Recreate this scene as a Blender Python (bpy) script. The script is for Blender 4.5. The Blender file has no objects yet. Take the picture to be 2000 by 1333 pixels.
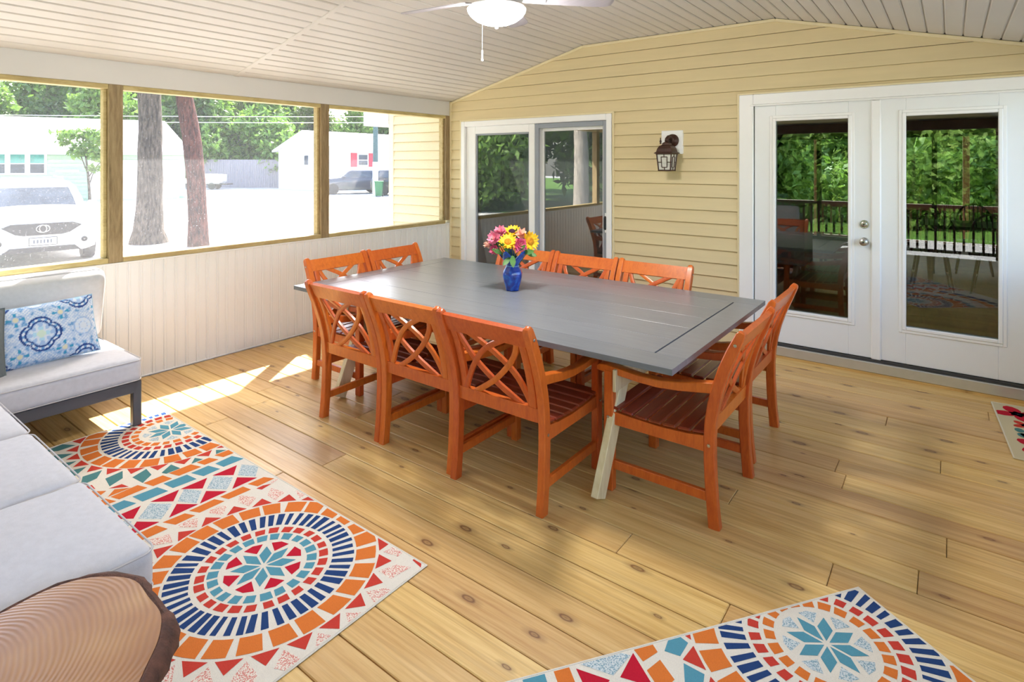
import bpy, bmesh, math, random
import numpy as np
from mathutils import Vector, Matrix

random.seed(7)
RNG = np.random.default_rng(7)
SC = bpy.context.scene
COL = SC.collection
PI = math.pi

# ------------------------------------------------------------------ camera
YAW = math.radians(37.06)
CAM = (4.946, -5.296, 1.64)
cd = bpy.data.cameras.new('camera')
cd.sensor_width = 36.0
cd.lens = 36.0 * 1136.0 / 2000.0
cd.shift_y = -0.174
cd.clip_start = 0.05
cd.clip_end = 500
cam = bpy.data.objects.new('camera', cd)
COL.objects.link(cam)
cam.location = CAM
cam.rotation_euler = (PI / 2, 0, YAW)
SC.camera = cam

# ------------------------------------------------------------------ sky, sun, exposure
world = bpy.data.worlds.new('sky')
SC.world = world
world.use_nodes = True
wn = world.node_tree
wn.nodes.clear()
wo = wn.nodes.new('ShaderNodeOutputWorld')
bg = wn.nodes.new('ShaderNodeBackground')
sky = wn.nodes.new('ShaderNodeTexSky')
sky.sky_type = 'NISHITA'
sky.sun_disc = False
sky.sun_elevation = math.radians(46.4)
sky.sun_rotation = math.atan2(-0.575, 0.76)
sky.air_density = 1.0
sky.dust_density = 2.5
sky.ozone_density = 0.6
bg.inputs['Strength'].default_value = 0.55
wn.links.new(sky.outputs[0], bg.inputs[0])
wn.links.new(bg.outputs[0], wo.inputs[0])

SUN_DIR = Vector((0.575, -0.76, -1.0)).normalized()
sl = bpy.data.lights.new('sun', 'SUN')
sl.energy = 13.0
sl.angle = math.radians(0.6)
sl.color = (1.0, 0.95, 0.88)
sun = bpy.data.objects.new('sun', sl)
COL.objects.link(sun)
sun.rotation_euler = SUN_DIR.to_track_quat('-Z', 'Y').to_euler()
sun.location = (-8, 10, 14)

vs = SC.view_settings
vs.view_transform = 'Standard'
vs.look = 'None'
vs.gamma = 1.0
vs.use_curve_mapping = False
vs.exposure = 1.10

# ------------------------------------------------------------------ helpers
class MB:
    """collects verts and faces of one mesh"""
    def __init__(s):
        s.v = []; s.f = []; s.m = []
    def add(s, vs_, fs, mi=0):
        o = len(s.v)
        s.v.extend([tuple(map(float, p)) for p in vs_])
        for f in fs:
            s.f.append(tuple(i + o for i in f)); s.m.append(mi)
    def box(s, lo, hi, mi=0):
        x0, y0, z0 = lo; x1, y1, z1 = hi
        s.add([(x0,y0,z0),(x1,y0,z0),(x1,y1,z0),(x0,y1,z0),(x0,y0,z1),(x1,y0,z1),(x1,y1,z1),(x0,y1,z1)],
              [(3,2,1,0),(4,5,6,7),(0,1,5,4),(1,2,6,5),(2,3,7,6),(3,0,4,7)], mi)
    def cbox(s, lo, hi, c=0.004, mi=0, M=None):
        """box with chamfered edges"""
        ce = [(lo[i] + hi[i]) / 2 for i in range(3)]
        h = [(hi[i] - lo[i]) / 2 for i in range(3)]
        c = min(c, min(h) * 0.9)
        vs_ = []; idx = {}
        for sx in (-1, 1):
            for sy in (-1, 1):
                for sz in (-1, 1):
                    for a in range(3):
                        p = [sx * (h[0] - c), sy * (h[1] - c), sz * (h[2] - c)]
                        p[a] = (sx, sy, sz)[a] * h[a]
                        idx[(sx, sy, sz, a)] = len(vs_)
                        q = Vector((p[0] + ce[0], p[1] + ce[1], p[2] + ce[2]))
                        if M is not None: q = M @ q
                        vs_.append(q)
        fs = []
        def cn(a, sgn, order):
            ax = [0, 1, 2]; ax.remove(a); out = []
            for (p, q) in order:
                k = [0, 0, 0]; k[a] = sgn; k[ax[0]] = p; k[ax[1]] = q
                out.append(idx[(k[0], k[1], k[2], a)])
            return out
        ring = [(-1,-1),(1,-1),(1,1),(-1,1)]
        for a in range(3):
            for sg in (-1, 1):
                r = cn(a, sg, ring)
                flip = (sg > 0) == (a == 1)
                fs.append(tuple(reversed(r)) if flip else tuple(r))
        for a in range(3):              # edges parallel to axis a
            b, d = [(1,2),(0,2),(0,1)][a]
            for sb in (-1, 1):
                for sd in (-1, 1):
                    k = [0,0,0]; k[b] = sb; k[d] = sd
                    def g(sa, face):
                        k2 = list(k); k2[a] = sa
                        return idx[(k2[0], k2[1], k2[2], face)]
                    fs.append((g(-1,b), g(1,b), g(1,d), g(-1,d)))
        for sx in (-1,1):
            for sy in (-1,1):
                for sz in (-1,1):
                    fs.append((idx[(sx,sy,sz,0)], idx[(sx,sy,sz,1)], idx[(sx,sy,sz,2)]))
        s.add(vs_, fs, mi)
    def bar(s, p, q, w, t, up=(0,0,1), c=0.003, mi=0, ext=0.0):
        """rectangular bar from p to q; w across, t along 'up'"""
        p = Vector(p); q = Vector(q)
        d = (q - p); L = d.length; d.normalize()
        u = Vector(up); u = (u - d * u.dot(d)).normalized()
        x = d.cross(u)
        M = Matrix(((x[0], d[0], u[0], p[0]), (x[1], d[1], u[1], p[1]), (x[2], d[2], u[2], p[2]), (0,0,0,1)))
        s.cbox((-w/2, -ext, -t/2), (w/2, L + ext, t/2), c, mi, M)
    def sweep(s, pts, wdirs, tdirs, ws, ts, mi=0):
        """rectangular section swept along pts; wdirs/tdirs unit vectors per point"""
        vs_ = []; fs = []
        n = len(pts)
        for i in range(n):
            p = Vector(pts[i]); a = Vector(wdirs[i]); b = Vector(tdirs[i])
            w = (ws[i] if hasattr(ws, '__len__') else ws) / 2
            t = (ts[i] if hasattr(ts, '__len__') else ts) / 2
            e = 0.82
            for (ca, cb) in ((-e,-1),(e,-1),(1,-e),(1,e),(e,1),(-e,1),(-1,e),(-1,-e)):
                vs_.append(p + a * w * ca + b * t * cb)
        for i in range(n - 1):
            for k in range(8):
                k2 = (k + 1) % 8
                fs.append((i*8+k, i*8+k2, (i+1)*8+k2, (i+1)*8+k))
        fs.append(tuple(range(7, -1, -1)))
        fs.append(tuple((n-1)*8 + k for k in range(8)))
        s.add(vs_, fs, mi)
    def tube(s, pts, r, n=8, mi=0, caps=True):
        pts = [Vector(p) for p in pts]
        m = len(pts); vs_ = []; fs = []
        prev = None
        for i, p in enumerate(pts):
            d = (pts[min(i+1, m-1)] - pts[max(i-1, 0)]).normalized()
            if prev is None:
                a = d.orthogonal().normalized()
            else:
                a = (prev - d * prev.dot(d))
                a = a.normalized() if a.length > 1e-6 else d.orthogonal().normalized()
            prev = a
            b = d.cross(a)
            rr = r[i] if hasattr(r, '__len__') else r
            for k in range(n):
                t = 2 * PI * k / n
                vs_.append(p + (a * math.cos(t) + b * math.sin(t)) * rr)
        for i in range(m - 1):
            for k in range(n):
                k2 = (k + 1) % n
                fs.append((i*n+k, i*n+k2, (i+1)*n+k2, (i+1)*n+k))
        if caps:
            fs.append(tuple(range(n-1, -1, -1))); fs.append(tuple((m-1)*n + k for k in range(n)))
        s.add(vs_, fs, mi)
    def lathe(s, prof, n=24, c=(0,0,0), mi=0, axis='z', rfun=None, cap=True):
        """prof: list of (r, h)"""
        vs_ = []; fs = []
        m = len(prof)
        for (r, hh) in prof:
            for k in range(n):
                t = 2 * PI * k / n
                rr = r if rfun is None else rfun(r, hh, t)
                x, y = rr * math.cos(t), rr * math.sin(t)
                if axis == 'z': vs_.append((c[0]+x, c[1]+y, c[2]+hh))
                elif axis == 'y': vs_.append((c[0]+x, c[1]+hh, c[2]+y))
                else: vs_.append((c[0]+hh, c[1]+x, c[2]+y))
        for i in range(m - 1):
            for k in range(n):
                k2 = (k + 1) % n
                fs.append((i*n+k, i*n+k2, (i+1)*n+k2, (i+1)*n+k))
        if cap:
            fs.append(tuple(range(n-1, -1, -1))); fs.append(tuple((m-1)*n + k for k in range(n)))
        s.add(vs_, fs, mi)
    def prism(s, poly, a, b, axis='z', mi=0):
        """poly: 2D points, extruded from a to b along axis"""
        n = len(poly); vs_ = []
        for h in (a, b):
            for (p, q) in poly:
                vs_.append({'z': (p, q, h), 'y': (p, h, q), 'x': (h, p, q)}[axis])
        fs = [tuple(range(n-1, -1, -1)), tuple(range(n, 2*n))]
        for i in range(n):
            j = (i + 1) % n
            fs.append((i, j, n + j, n + i))
        s.add(vs_, fs, mi)
    def tri(s): return len(s.f)

def mesh_of(name, mb, mats, smooth=False, fix=True):
    me = bpy.data.meshes.new(name)
    me.from_pydata(mb.v, [], mb.f)
    if not isinstance(mats, (list, tuple)): mats = [mats]
    for m in mats: me.materials.append(m)
    if len(mats) > 1: me.polygons.foreach_set('material_index', mb.m)
    if fix:
        bm = bmesh.new(); bm.from_mesh(me)
        bmesh.ops.recalc_face_normals(bm, faces=bm.faces)
        bm.to_mesh(me); bm.free()
    if smooth:
        me.shade_smooth()
        if smooth is not True: me.set_sharp_from_angle(angle=math.radians(smooth))
    me.update()
    return me

def link(name, me, parent=None, loc=(0,0,0), rot=(0,0,0)):
    o = bpy.data.objects.new(name, me)
    COL.objects.link(o)
    o.location = loc; o.rotation_euler = rot
    if parent is not None: o.parent = parent
    return o

def obj(name, mb, mats, parent=None, smooth=False, loc=(0,0,0), rot=(0,0,0), fix=True):
    return link(name, mesh_of(name, mb, mats, smooth, fix), parent, loc, rot)

def tag(o, label, cat, group=None, kind=None):
    o['label'] = label; o['category'] = cat
    if group: o['group'] = group
    if kind: o['kind'] = kind
    return o

def empty(name, loc=(0,0,0), rz=0.0):
    o = bpy.data.objects.new(name, None)
    o.empty_display_size = 0.1
    COL.objects.link(o); o.location = loc; o.rotation_euler = (0, 0, rz)
    return o

def thing(name, label, cat, loc=(0,0,0), rz=0.0, group=None, kind=None):
    return tag(empty(name, loc, rz), label, cat, group, kind)

def children_of(o):
    return [c for c in bpy.data.objects if c.parent == o]

def copy_tree(o, parent=None, kids=None):
    c = o.copy(); COL.objects.link(c); c.parent = parent
    for ch in list(o.children): copy_tree(ch, c)
    return c

# ------------------------------------------------------------------ materials
def srgb(r, g, b):
    f = lambda c: (c/255/12.92) if c/255 <= 0.04045 else ((c/255 + 0.055)/1.055)**2.4
    return (f(r), f(g), f(b), 1.0)

class NT:
    def __init__(s, name):
        s.mat = bpy.data.materials.new(name); s.mat.use_nodes = True
        s.t = s.mat.node_tree
        s.bsdf = s.t.nodes['Principled BSDF']; s.out = s.t.nodes['Material Output']
    def n(s, typ, **kw):
        nd = s.t.nodes.new(typ)
        for k, v in kw.items():
            if k in nd.inputs: nd.inputs[k].default_value = v
            else: setattr(nd, k, v)
        return nd
    def l(s, a, b): s.t.links.new(a, b)
    def coords(s, scale=(1,1,1), rand=True, kind='Object'):
        tc = s.n('ShaderNodeTexCoord')
        mp = s.n('ShaderNodeMapping')
        mp.inputs['Scale'].default_value = scale
        s.l(tc.outputs[kind], mp.inputs['Vector'])
        if rand:
            oi = s.n('ShaderNodeObjectInfo')
            mu = s.n('ShaderNodeVectorMath', operation='SCALE'); mu.inputs[0].default_value = (37.0, 91.0, 53.0)
            s.l(oi.outputs['Random'], mu.inputs['Scale'])
            s.l(mu.outputs[0], mp.inputs['Location'])
        return mp.outputs[0]
    def noise(s, vec, scale=5, detail=4, rough=0.5, dist=0.0):
        nd = s.n('ShaderNodeTexNoise')
        nd.inputs['Scale'].default_value = scale; nd.inputs['Detail'].default_value = detail
        nd.inputs['Roughness'].default_value = rough; nd.inputs['Distortion'].default_value = dist
        if vec is not None: s.l(vec, nd.inputs['Vector'])
        return nd.outputs['Fac']
    def ramp(s, fac, stops):
        r = s.n('ShaderNodeValToRGB'); e = r.color_ramp.elements
        while len(e) < len(stops): e.new(0.5)
        for i, (p, c) in enumerate(stops):
            e[i].position = p; e[i].color = c
        s.l(fac, r.inputs[0]); return r.outputs[0]
    def mix(s, fac, a, b, mode='MIX'):
        m = s.n('ShaderNodeMix', data_type='RGBA', blend_type=mode)
        for sock, v in ((m.inputs[0], fac), (m.inputs[6], a), (m.inputs[7], b)):
            if hasattr(v, 'is_linked'): s.l(v, sock)
            else: sock.default_value = v
        return m.outputs[2]
    def math(s, op, a, b=None, c=None):
        m = s.n('ShaderNodeMath', operation=op)
        for i, v in enumerate((a, b, c)):
            if v is None: continue
            if hasattr(v, 'is_linked'): s.l(v, m.inputs[i])
            else: m.inputs[i].default_value = v
        return m.outputs[0]
    def bump(s, h, strength=0.2, dist=0.01):
        b = s.n('ShaderNodeBump'); b.inputs['Strength'].default_value = strength; b.inputs['Distance'].default_value = dist
        s.l(h, b.inputs['Height']); s.l(b.outputs[0], s.bsdf.inputs['Normal'])
    def col(s, c):
        if hasattr(c, 'is_linked'): s.l(c, s.bsdf.inputs['Base Color'])
        else: s.bsdf.inputs['Base Color'].default_value = c
    def set(s, **kw):
        for k, v in kw.items(): s.bsdf.inputs[k.replace('_', ' ')].default_value = v
        return s

def plain(name, c, rough=0.5, var=0.06, scale=6, metal=0.0, bump=0.0, spec=0.5, stretch=(1,1,1), rand=True):
    """colour with a soft procedural variation"""
    t = NT(name)
    v = t.coords(stretch, rand)
    nz = t.noise(v, scale, 5, 0.55)
    d = tuple(max(0, x * (1 - 1.6*var)) for x in c[:3]) + (1,)
    b = tuple(min(1, x * (1 + 1.2*var)) for x in c[:3]) + (1,)
    t.col(t.ramp(nz, [(0.3, d), (0.7, b)]))
    t.set(Roughness=rough, Metallic=metal)
    t.bsdf.inputs['Specular IOR Level'].default_value = spec
    if bump: t.bump(t.noise(v, scale*6, 4, 0.6), bump, 0.004)
    return t.mat

def wood(name, base, dark, light, rough=0.45, stretch=(2, 30, 30), grain=0.55, knots=0.0, coat=0.0, bump=0.08):
    """streaky wood; stretch has the small number along the grain"""
    t = NT(name)
    v = t.coords(stretch, True)
    g1 = t.noise(v, 1.0, 6, 0.62, 0.6)
    v2 = t.coords(tuple(x * 3.1 for x in stretch), True)
    g2 = t.noise(v2, 1.0, 3, 0.6, 0.2)
    c1 = t.ramp(g1, [(0.28, dark), (0.5, base), (0.75, light)])
    c = t.mix(grain * 0.5, c1, t.ramp(g2, [(0.35, dark), (0.65, light)]))
    oi = t.n('ShaderNodeObjectInfo')
    hs = t.n('ShaderNodeHueSaturation')
    t.l(t.math('MULTIPLY_ADD', oi.outputs['Random'], 0.22, 0.90), hs.inputs['Value'])
    t.l(t.math('MULTIPLY_ADD', oi.outputs['Random'], 0.014, 0.493), hs.inputs['Hue'])
    t.l(c, hs.inputs['Color'])
    c = hs.outputs[0]
    if knots:
        vk = t.coords((1.2, 2.9, 0.01), True)
        vo = t.n('ShaderNodeTexVoronoi', feature='F1', voronoi_dimensions='2D'); vo.inputs['Scale'].default_value = 2.2
        vo.inputs['Randomness'].default_value = 1.0
        t.l(vk, vo.inputs['Vector'])
        sp = t.n('ShaderNodeSeparateColor'); t.l(vo.outputs['Color'], sp.inputs[0])
        wob = t.noise(t.coords((30, 30, 1), True), 1.0, 2)
        dist = t.math('ADD', vo.outputs['Distance'], t.math('MULTIPLY_ADD', wob, 0.03, -0.015))
        dist = t.math('DIVIDE', dist, t.math('MULTIPLY_ADD', sp.outputs[0], 1.1, 0.35))
        k = t.ramp(dist, [(0.0, (0.75,0.75,0.75,1)), (0.03, (0.55,0.55,0.55,1)), (0.055, (1,1,1,1)), (0.08, (0.35,0.35,0.35,1)), (0.17, (0,0,0,1))])
        keep = t.math('GREATER_THAN', sp.outputs[1], 0.48)
        c = t.mix(t.math('MULTIPLY', t.math('MULTIPLY', k, keep), knots), c, srgb(100, 56, 32))
        # long growth-ring streaks
        st_ = t.ramp(t.noise(t.coords((0.5, 46, 1), True), 1.0, 3, 0.5, 0.8), [(0.50, (0,0,0,1)), (0.62, (1,1,1,1))])
        c = t.mix(t.math('MULTIPLY', st_, 0.22), c, srgb(150, 98, 50))
    t.col(c); t.set(Roughness=rough)
    if coat:
        t.bsdf.inputs['Coat Weight'].default_value = coat
        t.bsdf.inputs['Coat Roughness'].default_value = 0.18
    if bump: t.bump(g2, bump, 0.003)
    return t.mat

M = {}
M['deck'] = wood('pine_deck', srgb(216,178,112), srgb(194,148,82), srgb(230,198,136), 0.40, (1.2, 26, 26), 0.75, 0.9, 0.08)
M['deck_gap'] = plain('deck_gap_dark', srgb(92,62,34), 0.9)
M['chair'] = wood('orange_stained_wood', srgb(208,98,34), srgb(188,82,26), srgb(218,112,42), 0.32, (40,40,9), 0.5, 0, 0.15, 0.015)
M['seat'] = wood('stained_shaded_seat_wood', srgb(142,58,34), srgb(120,46,28), srgb(156,68,40), 0.28, (5,26,26), 0.5, 0, 0.2, 0.02)  # chair wood with a darker stain, the seat's shade painted in
M['table'] = wood('grey_painted_wood', srgb(120,124,130), srgb(111,115,121), srgb(129,133,139), 0.29, (3,40,40), 0.5, 0, 0.0, 0.10)
M['raw_pine'] = wood('pale_raw_pine', srgb(226,210,168), srgb(206,184,136), srgb(238,226,190), 0.6, (14,14,3), 0.6, 0.0)
M['frame_wood'] = wood('treated_framing_lumber', srgb(186,166,112), srgb(160,138,86), srgb(204,188,138), 0.6, (20,4,20), 0.6, 0.0)
M['post_wood'] = wood('weathered_post_lumber', srgb(146,124,90), srgb(114,94,64), srgb(168,148,112), 0.65, (22,22,3), 0.7, 0.0)
M['siding'] = plain('yellow_vinyl_siding', srgb(220,202,158), 0.5, 0.025, 3, stretch=(0.6,6,6))
M['siding_trim'] = plain('cream_siding_trim', srgb(228,213,172), 0.5, 0.02)
M['white'] = plain('white_painted_trim', srgb(244,244,244), 0.4, 0.01, 2)
M['door_white'] = plain('off_white_door_paint', srgb(238,240,242), 0.38, 0.012, 2)
M['wainscot'] = plain('cream_wainscot_vinyl', srgb(234,233,230), 0.45, 0.012, 3)
M['ceiling'] = plain('beige_soffit_vinyl', srgb(210,205,198), 0.5, 0.015, 2)
M['header'] = plain('white_header_wrap', srgb(214,212,208), 0.5, 0.012, 2)
M['grey_vinyl'] = plain('grey_screen_frame', srgb(150,156,166), 0.4, 0.02)
M['dark_rubber'] = plain('dark_threshold_rubber', srgb(62,60,58), 0.7)
M['alu'] = plain('silver_threshold_metal', srgb(206,206,204), 0.32, 0.03, 9, 0.6)
M['nickel'] = plain('satin_nickel', srgb(190,188,184), 0.25, 0.03, 12, 0.9)
M['black'] = plain('black_plastic', srgb(34,34,36), 0.4)
M['bronze'] = plain('dark_bronze_metal', srgb(66,40,32), 0.42, 0.12, 20, 0.25)
M['rope_dark'] = plain('dark_brown_railing_paint', srgb(74,50,38), 0.6, 0.1)
M['cushion'] = plain('grey_cushion_fabric', srgb(200,199,198), 0.9, 0.03, 40, bump=0.12, spec=0.15)
M['cushion_seat'] = plain('light_grey_seat_fabric', srgb(202,203,209), 0.9, 0.03, 40, bump=0.12, spec=0.15)
M['piping'] = plain('grey_piping', srgb(198,196,198), 0.9, 0.03, spec=0.15)
M['sofa_frame'] = plain('dark_grey_aluminium_frame', srgb(84,86,92), 0.45, 0.04)
M['dark_pillow'] = plain('slate_grey_pillow', srgb(112,118,118), 0.9, 0.05, 40, spec=0.15)
M['blue_vase'] = None
M['gravel'] = None

def glass_mat(name, refl, tint=(1,1,1,1), rough=0.0):
    t = NT(name)
    tr = t.n('ShaderNodeBsdfTransparent'); tr.inputs[0].default_value = tint
    gl = t.n('ShaderNodeBsdfGlossy'); gl.inputs['Roughness'].default_value = rough
    lw = t.n('ShaderNodeLayerWeight'); lw.inputs['Blend'].default_value = 0.35
    mx = t.n('ShaderNodeMixShader')
    fac = t.math('MAXIMUM', t.math('MULTIPLY', lw.outputs['Fresnel'], 1.0), refl)
    t.l(fac, mx.inputs[0]); t.l(tr.outputs[0], mx.inputs[1]); t.l(gl.outputs[0], mx.inputs[2])
    t.l(mx.outputs[0], t.out.inputs['Surface'])
    return t.mat
M['glass'] = glass_mat('door_glass', 0.095, (0.88,0.92,0.90,1))
M['slider_glass'] = glass_mat('slider_glass', 0.20, (0.72,0.76,0.76,1))
M['car_glass'] = glass_mat('car_glass', 0.25, (0.10,0.13,0.16,1))

def screen_mat(name, alpha, c):
    t = NT(name)
    tr = t.n('ShaderNodeBsdfTransparent')
    df = t.n('ShaderNodeBsdfDiffuse'); df.inputs[0].default_value = c
    tl = t.n('ShaderNodeBsdfTranslucent'); tl.inputs[0].default_value = c
    ad = t.n('ShaderNodeMixShader'); ad.inputs[0].default_value = 0.6
    t.l(df.outputs[0], ad.inputs[1]); t.l(tl.outputs[0], ad.inputs[2])
    # denser specks scattered over the mesh
    v = t.coords((1,1,1), False)
    sp = t.ramp(t.noise(v, 90, 2, 0.6), [(0.60,(0,0,0,1)), (0.72,(1,1,1,1))])
    fac = t.math('MULTIPLY_ADD', sp, 0.25, alpha)
    mx = t.n('ShaderNodeMixShader')
    t.l(fac, mx.inputs[0]); t.l(tr.outputs[0], mx.inputs[1]); t.l(ad.outputs[0], mx.inputs[2])
    t.l(mx.outputs[0], t.out.inputs['Surface'])
    return t.mat
M['screen'] = screen_mat('insect_screen_mesh', 0.115, (0.62,0.62,0.64,1))

# ------------------------------------------------------------------ dimensions of the porch
RX = 5.64           # porch width
FY = -7.25          # front wall
ZC = 2.868          # flat part of the ceiling
XA, XB = 1.884, 3.755
ZW = 2.392          # ceiling height at the side walls
SILL0, SILL1 = 0.897, 0.937
HDR0 = 2.222
def ceil_z(x):
    if x < XA: return ZW + (ZC - ZW) * x / XA
    if x > XB: return ZC - (ZC - ZW) * (x - XB) / (RX - XB)
    return ZC

# ------------------------------------------------------------------ floor
mb = MB(); mb.box((-0.1, FY, -0.30), (RX + 0.1, 0.0, -0.034))
floor = tag(obj('floor', mb, M['deck_gap']), 'knotty pine deck boards of the porch floor', 'floor', kind='structure')
PW = 0.1605
# board edge rows follow the seam measured at y = -3.081
rows = []
y = -3.081
while y < 0: y += PW
y -= PW
k = 0
joints_fixed = {-2.60: 4.56, -2.12: 4.93, -1.32: 4.90}
while y > FY - PW:
    y0 = max(FY, y); y1 = min(-0.006, y + PW)
    rj = random.Random(int(1000 + k))
    cuts = [0.012]
    x = rj.uniform(0.9, 3.4)
    if k == 0: x = 4.2
    jx = [c for yy, c in joints_fixed.items() if y0 < yy - 0.01 < y1]
    if jx: cuts.append(jx[0])
    else:
        while x < RX - 0.5:
            cuts.append(x); x += rj.uniform(2.6, 3.7)
    cuts.append(RX - 0.012)
    for i in range(len(cuts) - 1):
        mb = MB()
        dz = rj.uniform(-0.0012, 0.0012)
        mb.cbox((cuts[i] + 0.0012, y0 + 0.0022, -0.034), (cuts[i+1] - 0.0012, y1 - 0.0022, dz), 0.003)
        obj('plank', mb, M['deck'], floor)
    y -= PW; k += 1

# ------------------------------------------------------------------ house wall (wall_back) with lap siding
S_X0, S_X1, S_Z = 0.190, 2.225, 2.140        # patio door opening
D_X0, D_X1, D_Z = 3.462, 5.500, 2.233        # french door opening
HX0, HX1 = -1.093, 9.0
mb = MB()
T = 0.14
for (x0, x1, z0, z1) in ((HX0+.02, S_X0, -0.4, 2.45), (S_X0, S_X1, S_Z, 2.45), (S_X1, D_X0, -0.4, 2.45), (D_X0, D_X1, D_Z, 2.45),
                         (D_X1, HX1, -0.4, 2.45), (S_X0, S_X1, -0.4, 0.02), (D_X0, D_X1, -0.4, 0.02), (0.0, HX1, 2.45, 3.0)):
    mb.box((x0, 0.002, z0), (x1, T, z1))
wall_back = tag(obj('wall_back', mb, M['siding']), 'yellow lap-sided house wall with two doors', 'wall', kind='structure')
CP = 0.1178
def course_piece(name, xl0, xl1, xr0, xr1, z0, z1, zb, parent):
    """one clapboard piece; xl0/xr0 ends at the bottom edge, xl1/xr1 at the top, thickness tapers from zb upward"""
    def th(z): return 0.025 - 0.021 * min(1.0, max(0.0, (z - zb) / CP))
    mb = MB()
    a = th(z0); b = th(z1)
    v = [(xl0,0.002,z0),(xr0,0.002,z0),(xr0,-a,z0),(xl0,-a,z0), (xl1,0.002,z1),(xr1,0.002,z1),(xr1,-b,z1),(xl1,-b,z1)]
    mb.add(v, [(0,1,2,3),(7,6,5,4),(3,2,6,7),(1,0,4,5),(0,3,7,4),(2,1,5,6)])
    return obj(name, mb, M['siding'], parent)
def rake(z):
    """x-range under the porch ceiling at height z"""
    if z <= ZW: return 0.0, RX
    f = min(1.0, (z - ZW) / (ZC - ZW))
    return XA * f, RX - (RX - XB) * f
Z_REF = 1.565
z = Z_REF - 13 * CP
while z < ZC - 0.01:
    z0 = max(z, 0.03); z1 = min(z + CP - 0.003, ZC)
    if z1 > z0:
        l0, r0 = rake(z0); l1, r1 = rake(z1)
        spans = []           # (xl0, xl1, xr0, xr1, z0, z1)
        ops = [(S_X0, S_X1, S_Z), (D_X0, D_X1, D_Z)]
        edges = [(l0, l1)]
        cur = (l0, l1)
        for (a, b, t) in ops:
            if z0 < t:
                spans.append((cur[0], cur[1], a, a, z0, z1)); cur = (b, b)
                if z1 > t: spans.append((a, a, b, b, t, z1))
        spans.append((cur[0], cur[1], r0, r1, z0, z1))
        for (a0, a1, b0, b1, p, q) in spans:
            if b0 - a0 > 0.01: course_piece('siding_board', a0, a1, b0, b1, p, q, z, wall_back)
    z += CP
# siding on the house beyond the porch's left wall
z = Z_REF - 17 * CP
while z < 2.42:
    course_piece('siding_board', HX0 + 0.06, HX0 + 0.06, -0.125, -0.125, max(z, -0.3), min(z + CP - 0.008, 2.42), z, wall_back)
    z += CP
mb = MB(); mb.cbox((HX0 - 0.03, -0.026, -0.3), (HX0 + 0.06, 0.10, 2.42), 0.004)
obj('corner_trim', mb, M['siding_trim'], wall_back)
# j-channel trims along the ceiling rake and in the corners
mb = MB()
for (xa, xb) in ((0.0, XA), (XA, XB), (XB, RX)):
    mb.bar((xa, -0.014, ceil_z(xa) - 0.016), (xb, -0.014, ceil_z(xb) - 0.016), 0.03, 0.026, up=(0,0,1), c=0.004)
obj('rake_trim', mb, M['siding_trim'], wall_back)
for (xa, za) in ((0.012, ZW), (RX - 0.012, ZW)):
    mb = MB(); mb.cbox((xa - 0.012, -0.03, 0.0), (xa + 0.012, 0.0, za), 0.003)
    obj('corner_channel', mb, M['siding_trim'], wall_back)
for (a, b, t, w) in ((S_X0, S_X1, S_Z, 0.022), (D_X0, D_X1, D_Z, 0.016)):
    mb = MB()
    mb.cbox((a - w, -0.028, 0.02), (a, 0.0, t + w), 0.003)
    mb.cbox((b, -0.028, 0.02), (b + w, 0.0, t + w), 0.003)
    mb.cbox((a, -0.028, t), (b, 0.0, t + w), 0.003)
    obj('opening_channel', mb, M['siding_trim'], wall_back)

# ------------------------------------------------------------------ ceiling of soffit panels
mb = MB()
up = 0.05
poly = [(0.0, ZW + 0.012), (XA, ZC + 0.012), (XB, ZC + 0.012), (RX, ZW + 0.012), (RX, ZW + 0.16), (XB, ZC + 0.16), (XA, ZC + 0.16), (0.0, ZW + 0.16)]
mb.prism(poly, FY, -0.001, axis='y')
ceiling = tag(obj('ceiling', mb, M['ceiling']), 'beige panelled porch ceiling with sloped sides', 'ceiling', kind='structure')
HJ = -2.715
def panel_run(p, q, n):
    """n boards across from p=(x,z) to q=(x,z), each running along the porch, split at the joint strip"""
    p = Vector((p[0], 0, p[1])); q = Vector((q[0], 0, q[1]))
    d = (q - p) / n
    dn = d.normalized(); nz = Vector((-dn.z, 0, dn.x))
    if nz.z < 0: nz = -nz
    for i in range(n):
        a = p + d * i + dn * 0.004; b = p + d * (i + 1) - dn * 0.004
        for (y0, y1) in ((FY, HJ - 0.02), (HJ + 0.02, -0.002)):
            mb = MB()
            lo = nz * -0.0; hi = nz * 0.014
            e = dn * 0.007
            prof = [a + hi, a + nz * 0.006, a + e + lo, b - e + lo, b + nz * 0.006, b + hi]
            vs_ = [(v.x, y0, v.z) for v in prof] + [(v.x, y1, v.z) for v in prof]
            m = len(prof)
            fs = [tuple(range(m)), tuple(range(2*m-1, m-1, -1))] + [(k, (k+1) % m, m + (k+1) % m, m + k) for k in range(m)]
            mb.add(vs_, fs)
            obj('ceiling_panel', mb, M['ceiling'], ceiling)
panel_run((0.0, ZW), (XA, ZC), 18)
panel_run((XA, ZC), (XB, ZC), 18)
panel_run((XB, ZC), (RX, ZW), 18)
mb = MB()
for (xa, xb) in ((0.0, XA), (XA, XB), (XB, RX)):
    mb.bar((xa, HJ, ceil_z(xa) + 0.002), (xb, HJ, ceil_z(xb) + 0.002), 0.044, 0.012, up=(0,0,1), c=0.003)
obj('joint_strip', mb, M['ceiling'], ceiling)

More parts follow.
